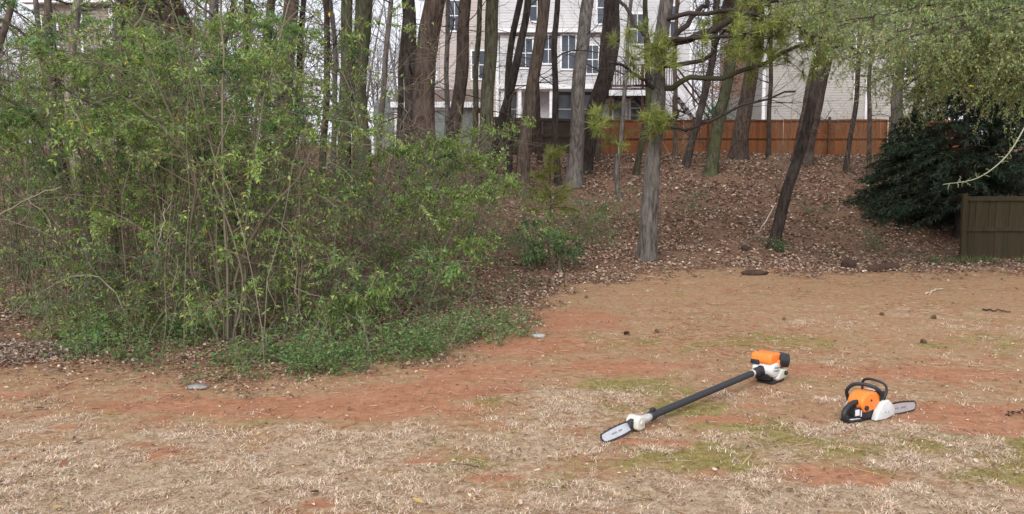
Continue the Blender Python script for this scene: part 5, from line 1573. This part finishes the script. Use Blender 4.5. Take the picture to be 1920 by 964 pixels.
def pole_saw():
    e = ground_at(1438, 716); t = ground_at(1131, 832)
    d = t - e; ang = math.atan2(d[1], d[0]); L = math.hypot(d[0], d[1])
    root = empty('pole_saw', e, 'long black shafted pole saw with orange engine lying on the moss and clay', 'pole saw', rz=ang)
    # local x runs from the engine to the bar tip, +y is away to the camera's right side of that line
    ex = .10
    a = np.array((ex + .06, 0, .125)); xg = L - .47
    b = np.array((xg, 0, .062))
    sh = cyl('shaft', a + (b - a) * .0, a + (b - a) * .985, .0145, .0145, M['black'], root, 16)
    dirv = nrm(b - a)
    pipe('foam_grip', [a + dirv * (.12 + .0), a + dirv * .5, b - dirv * .10], .0265, M['foam'], root, 18, 24)
    cyl('clamp', a + dirv * .100, a + dirv * .125, .030, .030, M['alu'], root, 16)
    cyl('clamp', a + dirv * .02, a + dirv * .08, .026, .028, M['black'], root, 16)
    cyl('collar', b - dirv * .13, b - dirv * .07, .034, .034, M['black'], root, 18)
    prism('collar_lug', [(xg - .135, .090), (xg - .08, .088), (xg - .085, .120), (xg - .125, .122)], -.014, .014, M['black'], root, .006)
    # gearbox
    cyl('gear_neck', (xg - .072, 0, .064), (xg + .075, 0, .060), .026, .036, M['alu'], root, 18)
    prism('gear_housing', [(xg + .06, .018), (xg + .125, .012), (xg + .155, .030), (xg + .155, .092), (xg + .120, .116), (xg + .065, .106)], -.050, .056, M['tank'], root, .014, segs=4)
    cyl('gear_cap', (xg + .105, .052, .064), (xg + .105, .062, .064), .020, .017, M['alu'], root, 18)
    prism('bar_mount', [(xg + .140, .020), (xg + .185, .026), (xg + .185, .088), (xg + .140, .098)], -.014, .020, M['chain'], root, .006)
    brt = empty_child = None
    # bar lies nearly flat, its face tipped up towards the sky
    bp = bpy.data.objects.new('cutting_head', None); COL.objects.link(bp); bp.parent = root
    bp.location = (xg + .15, .0, .052); bp.rotation_euler = (R(36), R(4), 0)
    bar_and_chain(bp, 0.0, .335, 0.0, 0.0, .066, side=1)
    # engine unit
    prism('engine_block', [(-.10, .03), (.10, .03), (.12, .08), (.10, .17), (-.10, .17), (-.13, .10)], -.06, .07, M['black'], root, .012)
    prism('fan_housing', [(-.02, .05), (.085, .065), (.125, .10), (.13, .145), (.09, .178), (-.01, .182), (-.045, .12)], -.085, .105, M['grey_plastic'], root, .020, segs=4)
    prism('engine_shroud', [(-.115, .150), (.09, .168), (.115, .19), (.105, .250), (.07, .264), (-.08, .256), (-.12, .23)], -.105, .085, M['orange'], root, .022, segs=4)
    prism('shroud_flank', [(-.10, .120), (-.01, .15), (-.01, .20), (-.11, .20)], -.02, .098, M['orange'], root, .012)
    prism('shroud_edge', [(.100, .160), (.122, .168), (.118, .205), (.102, .212)], -.100, -.02, M['black'], root, .006)
    prism('fuel_tank', [(-.145, .028), (.01, .022), (.035, .05), (.0, .085), (-.06, .118), (-.15, .112), (-.165, .07)], -.075, .112, M['tank'], root, .022, segs=4)
    cyl('tank_cap', (-.11, .105, .078), (-.11, .130, .078), .020, .018, M['black'], root, 16, 2)
    cyl('recoil_cover', (-.085, .055, .190), (-.140, .126, .182), .070, .058, M['black'], root, 24)
    cyl('recoil_hub', (-.133, .118, .182), (-.140, .126, .181), .030, .026, M['foam'], root, 18)
    prism('skid_plate', [(-.13, .002), (.07, .002), (.09, .014), (.06, .028), (-.12, .028), (-.145, .012)], -.06, .095, M['black'], root, .005)
    cyl('drive_cone', (.115, 0, .118), (.175, 0, .121), .046, .028, M['black'], root, 18)
    prism('throttle_housing', [(.155, .088), (.215, .088), (.215, .148), (.165, .155)], -.026, .026, M['black'], root, .008)
    prism('housing_slot', [(.0, .135), (.075, .145), (.075, .152), (.0, .143)], .104, .1065, M['black'], root, 0)
    prism('housing_slot', [(.005, .11), (.085, .12), (.085, .127), (.005, .118)], .104, .1065, M['black'], root, 0)


pole_saw()
